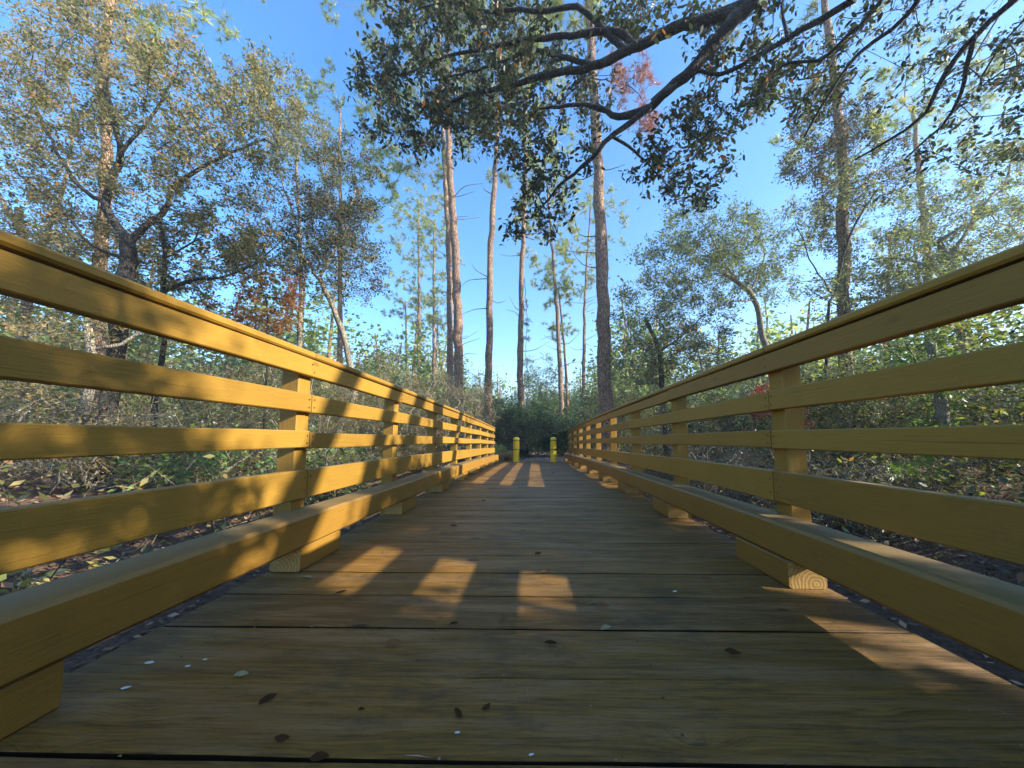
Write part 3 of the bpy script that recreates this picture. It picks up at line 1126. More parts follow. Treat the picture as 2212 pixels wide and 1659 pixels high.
def simple_tree(name, label, base_px, base_py, d, trunk_pts, r0, r1, limbs, specs, leafm, barkm, seed, leaf=0.05, per=60, spread=0.26, group=None, tints=None, twigs=4, hexa=False, tip=0.004, aspect=0.45, cat="tree"):
    rng = np.random.default_rng(seed)
    t = Tree(rng)
    b = at(base_px, base_py, d)
    b[2] = float(ground_z(b[0], b[1])) - 0.1
    t.guide([b] + [at(x, y, d) for x, y in trunk_pts], r0, r1, step=0.2, wob=0.01)
    t.minr[0] *= 1.25
    for L in limbs:
        (pts, a, c, d1) = L
        n = len(pts)
        t.guide([at(x, y, d + (d1 - d) * i / (n - 1)) for i, (x, y) in enumerate(pts)], a, c, parent=1, step=0.2, wob=0.012)
    cl = clusters(seed + 1, specs)
    t.join(cl, 0.28, 0.06)
    return tree_thing(name, label, cat, t, cl, leafm, barkm, leaf, per, spread, seed + 2, group, tip=tip, twigs=twigs, hexa=hexa, tints=tints, aspect=aspect)


# ---- the sunlit side
simple_tree("twisted_oak", "thin dark oak stem with a long level limb beside the forked twisted oak", 322, 1020, 6.4,
            [(335, 880), (352, 740), (352, 640), (356, 540), (345, 480)], 0.055, 0.03,
            [([(352, 632), (425, 602), (475, 600), (550, 570), (610, 520)], 0.035, 0.01, 7.0), ([(354, 560), (420, 520), (440, 460)], 0.02, 0.01, 6.6)],
            [(420, 540, 130, 90, 6.2, 8, 60), (560, 540, 80, 60, 6.4, 7.6, 26), (340, 620, 130, 60, 6.2, 8, 40)], M_TAN, M_OBARK, 261, leaf=0.06, per=60, spread=0.24, tints=(0.6, 0.3))
simple_tree("twisted_oak", "twisted oak with forked dark limbs behind the near sunlit railing", 225, 1040, 6.0,
            [(240, 850), (262, 680), (276, 565), (272, 515)], 0.13, 0.10,
            [([(272, 515), (238, 472), (228, 430), (245, 375), (262, 330), (240, 250), (228, 180), (200, 100)], 0.065, 0.02, 6.6),
             ([(274, 525), (310, 492), (350, 462), (372, 410), (425, 370), (500, 330), (570, 300)], 0.06, 0.015, 6.8),
             ([(228, 440), (170, 400), (110, 300), (60, 200)], 0.04, 0.012, 6.6),
             ([(262, 330), (320, 260), (370, 180), (400, 90)], 0.03, 0.01, 6.8),
             ([(276, 565), (200, 530), (120, 440), (40, 380)], 0.03, 0.01, 6.2)],
            [(330, 250, 170, 190, 5.6, 7.6, 120), (470, 330, 150, 130, 6.0, 7.8, 80), (150, 170, 180, 190, 5.6, 7.5, 90),
             (330, 460, 120, 90, 5.8, 7.4, 34), (560, 250, 90, 130, 6.2, 7.6, 44), (120, 420, 130, 110, 5.6, 7.2, 40)],
            M_TAN, M_OBARK, 201, leaf=0.052, per=52, spread=0.24, tints=(0.62, 0.27))
simple_tree("autumn_sunlit_oak", "oak with autumn leaves coloured tan and orange for warm sun at the edge nearest the sunlit railing", 40, 1030, 7.5,
            [(45, 800), (60, 600), (40, 450)], 0.11, 0.06,
            [([(60, 600), (110, 480), (150, 350), (160, 200)], 0.05, 0.015, 8.2), ([(45, 500), (-20, 380), (-60, 200)], 0.05, 0.015, 7.0)],
            [(60, 330, 160, 230, 6.6, 9.0, 130), (80, 560, 150, 140, 6.4, 8.6, 80), (200, 560, 130, 80, 6.8, 8.8, 46), (60, 60, 180, 100, 7, 9, 50), (300, 90, 120, 90, 7.5, 9, 36)],
            M_WARM, M_GBARK, 211, leaf=0.058, per=54, spread=0.3, tints=(0.5, 0.3))
simple_tree("laurel_oak", "dense dark oak crown filling the middle of the sunlit side", 706, 990, 9.0,
            [(740, 905), (766, 850), (740, 720), (690, 600)], 0.085, 0.06,
            [([(700, 620), (640, 540), (560, 480)], 0.04, 0.015, 9.5), ([(690, 600), (740, 500), (770, 400)], 0.04, 0.012, 9.8)],
            [(640, 480, 130, 100, 8.0, 10.4, 120), (740, 420, 80, 120, 8.6, 10.6, 60), (740, 590, 90, 80, 8.5, 10.4, 56), (560, 560, 90, 80, 8.2, 10, 36), (770, 500, 60, 90, 9, 11, 30)],
            M_OAKD, M_GBARK, 221, leaf=0.056, per=60, spread=0.3, tints=(0.6, 0.3))
simple_tree("slender_oak", "slender oak with feathery upright top against the sky", 640, 1000, 10.5,
            [(645, 800), (650, 600), (640, 350)], 0.09, 0.035,
            [([(645, 500), (600, 350), (610, 200)], 0.03, 0.01, 11)],
            [(600, 230, 70, 120, 9.8, 11.5, 60), (680, 330, 70, 110, 10, 11.6, 56), (520, 180, 70, 70, 10, 11.4, 24)],
            M_TAN, M_GBARK, 231, leaf=0.062, per=50, spread=0.3)
simple_tree("rusty_sapling", "sapling with rust-brown dead leaves leaning over the sunlit railing", 575, 1000, 7.4,
            [(572, 850), (580, 720), (575, 640)], 0.03, 0.015, [],
            [(575, 660, 75, 70, 6.8, 8.0, 46), (470, 690, 60, 40, 7, 8, 16)], M_RUST, M_OBARK, 241, leaf=0.062, per=44, spread=0.2)
simple_tree("crooked_branch_tree", "low crooked tree reaching bare limbs toward the sunlit railing", 130, 1075, 5.2,
            [(145, 980), (180, 900), (200, 790), (190, 700)], 0.07, 0.05,
            [([(190, 760), (260, 745), (330, 700), (430, 715), (520, 700)], 0.028, 0.01, 5.8), ([(160, 930), (240, 850), (260, 800)], 0.02, 0.008, 4.8)],
            [(180, 720, 180, 60, 4.9, 6.4, 40), (90, 850, 100, 50, 5, 6.2, 18), (430, 720, 110, 40, 5.4, 6.4, 22)], M_WARM, M_GBARK, 251, leaf=0.05, per=40, spread=0.22, tints=(0.35, 0.3))

# twiggy shrub above the rail, half bare
def twig_shrub(name, label, px, d, r_w, h, seed, ncl, leafm, per, n_stem=7, group=None, leaf=0.045, barkm=None, tints=None, base_dy=0.0, spread=0.25, tip=0.0045, twigs=9):
    rng = np.random.default_rng(seed)
    b = at(px, 946, d)
    b[2] = float(ground_z(b[0], b[1])) - 0.05
    t = Tree(rng)
    t.guide([b, b + [0, 0, 0.25]], 0.05, 0.045, step=0.12)
    for i in range(n_stem):
        a = rng.uniform(0, 6.28)
        e = b + np.array([math.cos(a) * r_w * 0.55, math.sin(a) * r_w * 0.55, h * rng.uniform(0.5, 0.85)])
        m = b + (e - b) * 0.5 + rng.normal(size=3) * 0.12
        t.guide([b + [0, 0, 0.1], m, e], 0.026, 0.012, parent=1, step=0.15, wob=0.02)
    cl = []
    for i in range(ncl):
        u = rand_unit(rng, 1)[0] * (rng.random() ** 0.45)
        cl.append(b + np.array([u[0] * r_w, u[1] * r_w, h * (0.55 + 0.45 * u[2])]))
    t.join(cl, 0.2, 0.05)
    return tree_thing(name, label, "shrub", t, cl, leafm, barkm or M_GBARK, leaf, per, spread, seed + 1, group, hexa=False, tip=tip, twigs=twigs, tints=tints)


twig_shrub("tangled_shrub", "tangled pale-twigged shrub spilling over the far sunlit railing", 960, 9.8, 1.5, 2.9, 301, 150, M_BRUSH, 26, twigs=12, tip=0.006)
twig_shrub("tangled_shrub", "rounded olive shrub rising behind the middle of the sunlit railing", 830, 9.4, 1.6, 3.3, 303, 150, M_BRUSH, 34, tints=(0.62, 0.25), twigs=9)
twig_shrub("tangled_shrub", "grey-green shrub with bare twigs between paired pines and sunlit railing", 1000, 12.8, 1.6, 3.6, 305, 130, M_OAK, 40, twigs=8)
twig_shrub("golden_shrub", "golden-brown brushy shrub under the dense dark oak crown", 640, 8.2, 1.5, 3.0, 341, 140, M_BRUSH, 36, twigs=9, tints=(0.5, 0.27), group="golden shrubs along the sunlit railing")
twig_shrub("golden_shrub", "golden shrub between the pale leaning trunk and the small distant pines", 790, 11.5, 1.9, 3.9, 343, 160, M_BRUSH, 36, twigs=9, tints=(0.42, 0.27), group="golden shrubs along the sunlit railing")
twig_shrub("golden_shrub", "low golden shrub below the thin stem with a level limb", 430, 7.2, 1.3, 2.5, 345, 110, M_BRUSH, 34, twigs=9, tints=(0.55, 0.27), group="golden shrubs along the sunlit railing")
twig_shrub("golden_shrub", "golden shrub at the feet of the paired pines", 930, 13.5, 1.7, 3.4, 347, 130, M_BRUSH, 40, twigs=8, tints=(0.45, 0.25), group="golden shrubs along the sunlit railing")
twig_shrub("yellow_leaved_shrub", "bright yellow-green shrub seen through the near sunlit railing boards", 480, 5.6, 1.2, 1.35, 307, 60, M_PALM, 26, leaf=0.07, tints=(0.55, 0.25))
twig_shrub("yellow_leaved_shrub", "leafy light-green shrub low behind the second post of the sunlit railing", 690, 6.2, 1.1, 1.5, 309, 60, M_PALM, 26, leaf=0.06, tints=(0.4, 0.3))
twig_shrub("brush", "dry brown brush thicket beside the near sunlit railing", 200, 5.0, 1.3, 1.5, 311, 60, M_WARM, 26, leaf=0.05, tints=(0.3, 0.3))

# ---- the end of the path
twig_shrub("evergreen_bush", "large dark evergreen bush straight behind the two bollards", 1140, 14.3, 1.7, 2.3, 321, 190, M_BUSH, 60, twigs=6, leaf=0.07, spread=0.3, group="evergreen bushes closing the path")
twig_shrub("evergreen_bush", "dark evergreen bush between a mossy pine and the sunlit railing end", 1085, 15.2, 1.5, 2.6, 323, 130, M_BUSH, 60, twigs=6, leaf=0.07, spread=0.3, group="evergreen bushes closing the path")
twig_shrub("evergreen_bush", "leafy evergreen bush beside the shaded railing end", 1215, 15.0, 1.3, 2.0, 325, 110, M_BUSH, 60, twigs=6, leaf=0.07, spread=0.3, tints=(0.6, 0.3), group="evergreen bushes closing the path")
twig_shrub("evergreen_bush", "blue-green bush at the foot of the thickest pine", 1330, 13.5, 1.6, 3.0, 327, 130, M_THICK, 60, twigs=6, leaf=0.06, spread=0.3, group="evergreen bushes closing the path")
twig_shrub("sapling", "yellow-green sapling lit between two slim pines", 1170, 27, 2.2, 7.5, 329, 120, M_FAR, 60, twigs=5, leaf=0.11, spread=0.5)
twig_shrub("sapling", "small sunlit sapling beside the slim round-crowned pine", 1240, 23, 1.6, 4.6, 331, 80, M_PALM, 50, twigs=5, leaf=0.1, spread=0.4)

# ---- the shaded side
simple_tree("crooked_oak", "open-crowned oak with a bent grey trunk beyond the shaded railing", 1690, 940, 13.0,
            [(1665, 800), (1645, 715), (1632, 650), (1600, 615), (1565, 590)], 0.14, 0.08,
            [([(1600, 615), (1560, 560), (1530, 500), (1500, 460)], 0.05, 0.015, 13.6), ([(1632, 650), (1570, 650), (1530, 640)], 0.03, 0.012, 12.4),
             ([(1620, 630), (1650, 560), (1640, 500)], 0.04, 0.012, 13)],
            [(1540, 500, 120, 60, 12, 15, 70), (1470, 560, 100, 60, 12, 15, 56), (1620, 540, 90, 70, 12, 15, 56), (1560, 600, 120, 60, 12, 15, 40), (1680, 600, 60, 50, 12, 15, 20)],
            M_COOL, M_GBARK, 401, leaf=0.085, per=60, spread=0.42, tints=(0.42, 0.22))
simple_tree("speckled_oak", "rounded oak with brown-flecked leaves next to the thickest pine", 1440, 940, 11.0,
            [(1430, 850), (1425, 760), (1400, 700)], 0.10, 0.06,
            [([(1425, 760), (1480, 720), (1520, 680)], 0.04, 0.015, 11.5)],
            [(1420, 680, 95, 90, 10, 12.5, 90), (1510, 700, 80, 80, 10, 12.5, 60), (1400, 780, 100, 60, 10, 12.5, 50), (1500, 790, 120, 50, 10, 12, 50)],
            M_COOL, M_OBARK, 411, leaf=0.07, per=60, spread=0.34, tints=(0.5, 0.33))
simple_tree("creeper", "creeper climbing the tall pine above the shaded railing", 1835, 960, 9.7,
            [(1828, 700), (1824, 500), (1820, 300)], 0.02, 0.012, [],
            [(1810, 420, 60, 130, 9.2, 10.4, 70), (1790, 250, 100, 90, 9, 10.6, 56), (1880, 330, 90, 90, 9, 10.6, 40), (1750, 380, 60, 80, 9, 10.4, 30)],
            M_OAKD, M_OBARK, 421, leaf=0.062, per=56, spread=0.28, tints=(0.6, 0.35), cat="vine")
simple_tree("leaning_sapling", "thin leaning sapling crossing in front of the creeper-clad pine", 1760, 960, 8.4,
            [(1790, 690), (1800, 640), (1840, 500), (1900, 400)], 0.05, 0.02, [([(1800, 640), (1750, 560), (1720, 480)], 0.02, 0.008, 8.6)],
            [(1900, 400, 120, 70, 8, 9.5, 36), (1730, 500, 60, 60, 8, 9.4, 20)], M_COOL, M_OBARK, 431, leaf=0.055, per=50, spread=0.28)
simple_tree("hazy_oak", "broad olive oak over the near end of the shaded railing", 2120, 960, 9.0,
            [(2080, 750), (2060, 600), (2030, 520)], 0.12, 0.07,
            [([(2060, 600), (1960, 560), (1880, 560)], 0.05, 0.012, 9.5), ([(2050, 560), (2120, 450), (2180, 380)], 0.05, 0.012, 9.0)],
            [(2080, 500, 170, 100, 8, 11, 110), (1950, 560, 130, 70, 8.4, 11, 70), (2170, 420, 110, 120, 8, 10.6, 60), (1880, 640, 140, 60, 8, 10.6, 50), (2050, 620, 160, 60, 8, 10.6, 60)],
            M_COOL, M_GBARK, 441, leaf=0.062, per=56, spread=0.32, tints=(0.5, 0.28))
simple_tree("pale_trunk_tree", "ivy-dressed pale trunk seen through the near shaded railing", 2050, 1090, 5.6,
            [(2040, 1000), (2035, 900), (2022, 820), (2010, 740)], 0.10, 0.05, [([(2030, 850), (1980, 790), (1960, 740)], 0.03, 0.01, 5.4)],
            [(2000, 770, 70, 60, 5.2, 6.2, 26), (2040, 900, 60, 70, 5.3, 6.0, 22), (1950, 820, 60, 40, 5.2, 6, 12)],
            M_PALM, M_GBARK, 451, leaf=0.055, per=34, spread=0.18, tints=(0.3, 0.3))
def hanging(name, label, cat, tpts, specs, mat, seed, leaf, per, spread, r0=0.02, needle=None, twigs=4, group=None, aspect=0.2):
    rng = np.random.default_rng(seed)
    t = Tree(rng)
    t.guide([at(*p) for p in tpts], r0, r0 * 0.4, step=0.15, wob=0.02)
    cl = clusters(seed + 1, specs)
    t.join(cl, 0.2, 0.04)
    tree_thing(name, label, cat, t, cl, mat, M_OBARK, leaf, per, spread, seed + 2, group, hexa=False, needle=needle, twigs=twigs, droop=1.2, crown_name="foliage", aspect=aspect)


hanging("dead_branch", "dead branch with reddish-brown needles caught beside the thickest pine", "branch",
        [(1284, 170, 11.4), (1320, 175, 11.2), (1365, 190, 11.0), (1400, 230, 10.9)], [(1365, 190, 45, 60, 10.4, 11.6, 14), (1350, 130, 40, 60, 10.6, 11.6, 8), (1395, 255, 26, 40, 10.6, 11.3, 8)],
        M_DRED, 481, 0.1, 10, 0.22, needle=(0.17, 7, 0.005), twigs=5)
hanging("hanging_moss", "dark strand of moss hanging down the mossy straight pine", "moss",
        [(1133, 600, 16.4), (1138, 690, 16.3), (1136, 760, 16.3), (1142, 850, 16.3), (1140, 905, 16.3)], [(1138, 700, 5, 60, 16.2, 16.4, 12), (1140, 820, 4, 70, 16.2, 16.4, 9)],
        M_MOSS, 485, 0.10, 26, 0.10, r0=0.012)
twig_shrub("red_shrub", "small shrub with dark red leaves peeking over the shaded railing", 1695, 7.2, 0.55, 2.75, 461, 30, M_RED, 40, leaf=0.05, spread=0.16, twigs=5)
twig_shrub("thorny_shrub", "bare-twigged shrub behind the second post of the shaded railing", 1560, 6.4, 1.0, 1.5, 463, 80, M_THICK, 14, twigs=10, tip=0.005)
twig_shrub("thorny_shrub", "pale-twigged shrub low behind the first post of the shaded railing", 1800, 4.6, 0.8, 1.1, 465, 60, M_THICK, 16, twigs=10, tip=0.005)
twig_shrub("holly_shrub", "dark leafy shrub over the middle of the shaded railing", 1560, 9.2, 1.6, 2.7, 467, 150, M_THICK, 60, twigs=6, leaf=0.055, tints=(0.35, 0.3))
twig_shrub("holly_shrub", "dense dark shrub beneath the creeper-clad pine", 1830, 7.6, 1.7, 2.6, 469, 170, M_THICK, 60, twigs=6, leaf=0.052, tints=(0.4, 0.3))
twig_shrub("holly_shrub", "dark shrub closest to the near end of the shaded railing", 2150, 6.4, 1.6, 2.0, 471, 150, M_THICK, 50, twigs=6, leaf=0.05, tints=(0.4, 0.33))


# ================================================================== PALMETTOS
def palmetto(px, d, label, seed, n=8, size=0.42, mat=None, hz=0.35, group="palmettos on the forest floor", name="palmetto"):
    rng = np.random.default_rng(seed)
    b = at(px, 946, d)
    b[2] = float(ground_z(b[0], b[1]))
    root = empty(name, b)
    tag(root, label, "palmetto", group)
    st, V, T_ = [], [], []
    for i in range(n):
        a = 6.28 * i / n + rng.uniform(-.3, .3)
        tilt = rng.uniform(0.25, 1.0)
        L = hz * rng.uniform(0.7, 1.4)
        d_ = np.array([math.cos(a) * math.sin(tilt), math.sin(a) * math.sin(tilt), math.cos(tilt)])
        e = d_ * L
        st.append((np.array([[0, 0, 0], e * 0.5 + [0, 0, 0.02], e]), np.array([0.006, 0.005, 0.004])))
        side_ = np.cross(d_, [0, 0, 1.0])
        side_ /= np.linalg.norm(side_)
        nrm = np.cross(side_, d_)
        tn = rng.uniform(0.2, 1)
        m = 18
        for k in range(m):
            th = (k / (m - 1) - 0.5) * 3.7
            dir_ = d_ * math.cos(th) + side_ * math.sin(th)
            ln = size * rng.uniform(0.85, 1.05) * (1 - 0.18 * abs(th) / 1.85)
            w = np.cross(dir_, nrm) * 0.011
            tipp = e + dir_ * ln - np.array([0, 0, 0.22 * ln])
            mid = e + dir_ * ln * 0.5
            V += [e, mid - w, tipp, mid + w]
            T_ += [np.clip(tn + rng.normal() * 0.1, 0, 1)] * 4
    v, f = tubes(st, 4)
    link("stalk", mesh_np("stalk", v, f, 4), mat or M_PALM, root)
    link("fronds", mesh_np("fronds", np.array(V), np.arange(len(V)), 4, T_), mat or M_PALM, root)


palmetto(245, 6.6, "bright green palmetto fan behind the lowest sunlit railing boards", 501, 8, 0.36)
palmetto(290, 7.4, "palmetto half hidden past a brighter fan on the litter bank", 502, 7, 0.36)
palmetto(200, 7.8, "small palmetto near the crooked tree's foot", 503, 6, 0.3)
palmetto(455, 8.6, "spiky palmetto on the leaf litter left of the first railing post", 504, 8, 0.3)
palmetto(1073, 12.6, "green palmetto clump at the end of the sunlit railing", 505, 9, 0.4)
palmetto(1052, 12.2, "palmetto low behind the last sunlit railing post", 506, 8, 0.36)
palmetto(1094, 12.0, "dead tan palmetto sprawled beside the nearer-left bollard", 507, 12, 0.34, M_DEADF, 0.12)
palmetto(1108, 13.2, "dry brown palmetto fronds lying before the evergreen bush", 508, 10, 0.32, M_DEADF, 0.12)
palmetto(1950, 5.2, "palmetto in shade below the near shaded railing", 509, 7, 0.3)


SUN_GAPS = [((-0.20, 1.60, 0), 0.40), ((-0.64, 1.82, 0), 0.34), ((-0.73, 1.38, 0), 0.30), ((1.0, 1.34, 0), 0.46), ((1.05, 1.12, 0), 0.36), ((-0.7, 9.2, -.1), 0.4), ((-0.25, 9.2, -.1), 0.4), ((-0.1, 4.6, 0), 0.3), ((-1.1, 1.15, 0.93), 0.3),
            ((1.05, 2.6, 0), 0.3), ((1.05, 5.2, 0), 0.35), ((1.05, 6.9, 0), 0.3)]


def in_sun_gap(p):
    sd = np.array(sun_dir)
    for o, r in SUN_GAPS:
        q = np.asarray(p) - np.array(o)
        t = q @ sd
        if t > 1.5 and np.linalg.norm(q - t * sd) < r:
            return True
    return False


# ================================================================== STUFF: thicket, far woods, litter
def build_undergrowth():
    rng = np.random.default_rng(601)
    V, F, T_, pos, tw = [], [], [], [], []
    n = 0
    while n < 3300:
        x = (3.1 + 15 * rng.random() ** 1.1) * (1 if rng.random() < 0.5 else -1)
        y = rng.uniform(-3, 24)
        if abs(x) < 3.4 + 0.1 * abs(y - 4) and y < 10 and rng.random() < 0.6:
            continue
        hmax = (0.7 + 0.24 * (abs(x) - 3)) * (0.65 if x > 0 else 0.75) + 0.10 * max(0, y - 8)
        if x > 0 and 2.5 < y < 7.5 and abs(math.atan2(x, y) - 0.868) < 0.07 and x < 7.2:
            hmax *= 0.3
        hmax = min(hmax, 4.2)
        if abs(x) > 8:
            hmax += 1.0
        if x < 0 and y < 9:
            hmax *= 0.75
        z = float(ground_z(x, y)) + hmax * rng.random() ** 0.8
        c = np.array([x, y, z])
        k = 46 if abs(x) < 9 else 34
        pos.append(c + rng.normal(size=(k, 3)) * [0.26, 0.26, 0.2])
        for _ in range(5):
            e = c + rng.normal(size=3) * 0.4
            s = c + rng.normal(size=3) * [0.1, 0.1, 0.3] - [0, 0, 0.2]
            tw.append((np.array([s, (s + e) / 2 + rng.normal(size=3) * 0.07, e]), np.array([0.006, 0.005, 0.003])))
        n += 1
    # the tall close thicket on the shaded side, top and holes shaped for deck shade
    m = 0
    while m < 3000:
        x, y = rng.uniform(4.8, 8.2), rng.uniform(-4.5, 10.5)
        gz = float(ground_z(x, y))
        top = 0.12 + 0.448 * (x + 1.13) + 0.22 * math.sin(2.1 * y + 0.8 * x)
        if y > 4:
            top -= 0.12 * (y - 4)
        if y > 7:
            top -= 0.25 * (y - 7)
        z = gz + (top - gz) * rng.random() ** 0.75
        if in_sun_gap((x, y, z)):
            continue
        if y > 2.6 and (rng.random() < 0.80 or (x < 6.2 and y > 3.4)):
            continue
        if y > 2.6:
            z = gz + (z - gz) * 0.8
        pos.append(np.array([x, y, z]) + rng.normal(size=(58, 3)) * [0.17, 0.17, 0.13])
        m += 1
    # behind the path end
    for _ in range(700):
        x, y = rng.uniform(-8, 8), rng.uniform(15.5, 24)
        z = float(ground_z(x, y)) + 2.2 * rng.random()
        pos.append(np.array([x, y, z]) + rng.normal(size=(46, 3)) * [0.35, 0.35, 0.25])
    P = np.vstack(pos)
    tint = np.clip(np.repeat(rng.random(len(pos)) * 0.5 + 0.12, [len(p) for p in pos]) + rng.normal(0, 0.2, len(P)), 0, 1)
    tint = np.clip(tint + np.where(P[:, 0] < -1.5, 0.20, np.where(P[:, 1] > 3.5, 0.14, 0.0)), 0, 1)  # sunlit side raised in tint: sunshine put into the leaf colour
    V, F, k, t = leaves(rng, P, 0.072, 0.5, 0.5, tint, False, 0.2)
    me = mesh_np("undergrowth", V, F, k, t)
    o = link("undergrowth", me, [M_THICK, M_BRUSH])
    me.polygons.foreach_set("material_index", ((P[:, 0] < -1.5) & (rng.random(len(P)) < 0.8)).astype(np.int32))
    me.update()
    tag(o, kind="stuff")
    v, f = tubes(tw, 3)
    tag(link("undergrowth_twigs", mesh_np("undergrowth_twigs", v, f, 4), M_TWIG), kind="stuff")


build_undergrowth()


def build_far_woods():
    rng = np.random.default_rng(611)
    pos, tk = [], []
    for i in range(420):
        a = rng.uniform(-1.35, 1.35)
        d = rng.uniform(24, 62) if abs(a) > 0.2 else rng.uniform(34, 62)
        x, y = d * math.sin(a), d * math.cos(a)
        h = rng.uniform(5, 9.5)
        if abs(a) > 0.25:
            h *= 1.25
        gz = float(ground_z(x, y))
        tk.append((np.array([[x, y, gz], [x + rng.normal() * .3, y, gz + h * .5], [x + rng.normal() * .5, y, gz + h]]), np.array([0.16, 0.11, 0.04])))
        for _ in range(26):
            u = rand_unit(rng, 1)[0] * rng.random() ** 0.5
            c = np.array([x + u[0] * 2.4, y + u[1] * 2.4, gz + h * (0.58 + 0.45 * u[2])])
            pos.append(c + rng.normal(size=(22, 3)) * 0.5)
    for _ in range(1500):
        a = rng.uniform(-1.3, 1.3)
        d = rng.uniform(19, 32)
        if abs(a) < 0.16 and d < 26:
            continue
        x, y = d * math.sin(a), d * math.cos(a)
        pos.append(np.array([x, y, float(ground_z(x, y)) + rng.uniform(0, 3.6)]) + rng.normal(size=(22, 3)) * [0.7, 0.7, 0.4])
    P = np.vstack(pos)
    tint = np.clip(np.repeat(rng.random(len(pos)), 22) * 0.8 + rng.normal(0, 0.15, len(P)), 0, 1)
    V, F, k, t = leaves(rng, P, 0.29, 0.6, 0.4, tint, False, 0.2)
    v, f = tubes(tk, 5)
    off = len(v)
    me = mesh_np("far_woods", np.vstack([v, V]), np.concatenate([f.ravel(), F + off]), 4, np.concatenate([np.zeros(len(v)), t]))
    me.materials.append(M_FAR)
    me.materials.append(M_PBARK)
    mi = np.zeros(len(me.polygons), np.int32)
    mi[:len(f)] = 1
    me.polygons.foreach_set("material_index", mi)
    o = bpy.data.objects.new("far_woods", me)
    COL.objects.link(o)
    tag(o, kind="stuff")


build_far_woods()


def build_litter():
    rng = np.random.default_rng(621)
    n = 60000
    x = rng.uniform(-13, 13, n)
    y = rng.uniform(-1, 20, n)
    keep = (np.abs(x) > 0.9) | (y > 11.9)
    x, y = x[keep], y[keep]
    P = np.stack([x, y, ground_z(x, y) + 0.012 + 0.02 * rng.random(len(x))], -1)
    V, F, k, t = leaves(rng, P, 0.06, 0.5, 1.2, rng.random(len(P)), False)
    tag(link("leaf_litter", mesh_np("leaf_litter", V, F, k, t), M_LITTER), kind="stuff")


build_litter()


# ================================================================== TREES OUT OF FRAME that shade the bridge
def shade_tree(x, y, h, cr, cz, n, seed, label, leafm=M_OAKD, rz=None):
    rng = np.random.default_rng(seed)
    t = Tree(rng)
    gz = float(ground_z(x, y)) - 0.1
    t.guide([(x, y, gz), (x + 0.1, y - 0.1, gz + h * 0.35), (x, y, h * 0.7), (x + .1, y, h)], 0.16, 0.04, step=0.3, wob=0.02)
    cl = []
    while len(cl) < n:
        u = rng.uniform(-1, 1, 3)
        if (u ** 2).sum() > 1:
            continue
        c = (x + u[0] * cr, y + u[1] * cr, cz + u[2] * (rz or cr))
        if not in_sun_gap(c):
            cl.append(c)
    t.join(cl, 0.35, 0.08)
    return tree_thing("shade_oak", label, "tree", t, cl, leafm, M_OBARK, 0.08, 50, 0.3, seed + 1, "oaks beside and behind the viewer", hexa=False, twigs=4)


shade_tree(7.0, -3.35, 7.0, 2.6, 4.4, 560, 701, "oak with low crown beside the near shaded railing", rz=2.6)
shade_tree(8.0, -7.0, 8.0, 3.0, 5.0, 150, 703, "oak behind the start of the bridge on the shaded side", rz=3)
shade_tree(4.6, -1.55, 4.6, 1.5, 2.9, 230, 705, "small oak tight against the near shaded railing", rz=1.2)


# ================================================================== SMALL THINGS ON THE DECK
def dry_leaf(px, py, length, rot, label, mat, seed, curl=0.25, asp=0.42, group="fallen leaves on the deck", name="dry_leaf"):
    rng = random.Random(seed)
    # foot of the bearing on the deck
    o = np.array([0, 0, CAM_Z])
    dv = at(px, py, 1.0) - o
    s = CAM_Z / -dv[2]
    for _ in range(4):
        p = o + dv * s
        s = (CAM_Z - arch(p[1]) - 0.004) / -dv[2]
    p = o + dv * s
    V, F = [], []
    n = 11
    w = length * asp / 2
    cu_ = rng.uniform(0.3, 1.1) * (1 if curl > 0.15 else 0.2)
    tw_ = rng.uniform(0, 0.6) * (1 if curl > 0.15 else 0.1)
    for i in range(n):
        t = i / (n - 1)
        ww = w * (math.sin(math.pi * (0.02 + 0.96 * t ** 0.85)) ** 0.9) + 0.0004
        zc = 0.002 + curl * length * (t - 0.5) ** 2
        for s_ in (-1, 0, 1):
            V.append(((t - 0.5) * length, s_ * ww * (1 + 0.08 * math.sin(9 * t + seed)) + 0.10 * length * math.sin(2.2 * t + seed), zc + (s_ * tw_ + abs(s_) * cu_) * ww + rng.uniform(0, 0.0012)))
    for i in range(n - 1):
        for j in range(2):
            a = i * 3 + j
            F.append((a, a + 1, a + 4, a + 3))
    me = mesh_np(name, V, F, 4, [rng.random()] * len(V), smooth_=True)
    ob = link(name, me, mat)
    ob.location = p
    ob.rotation_euler = (0, 0, R(rot))
    tag(ob, label, "leaf", group)


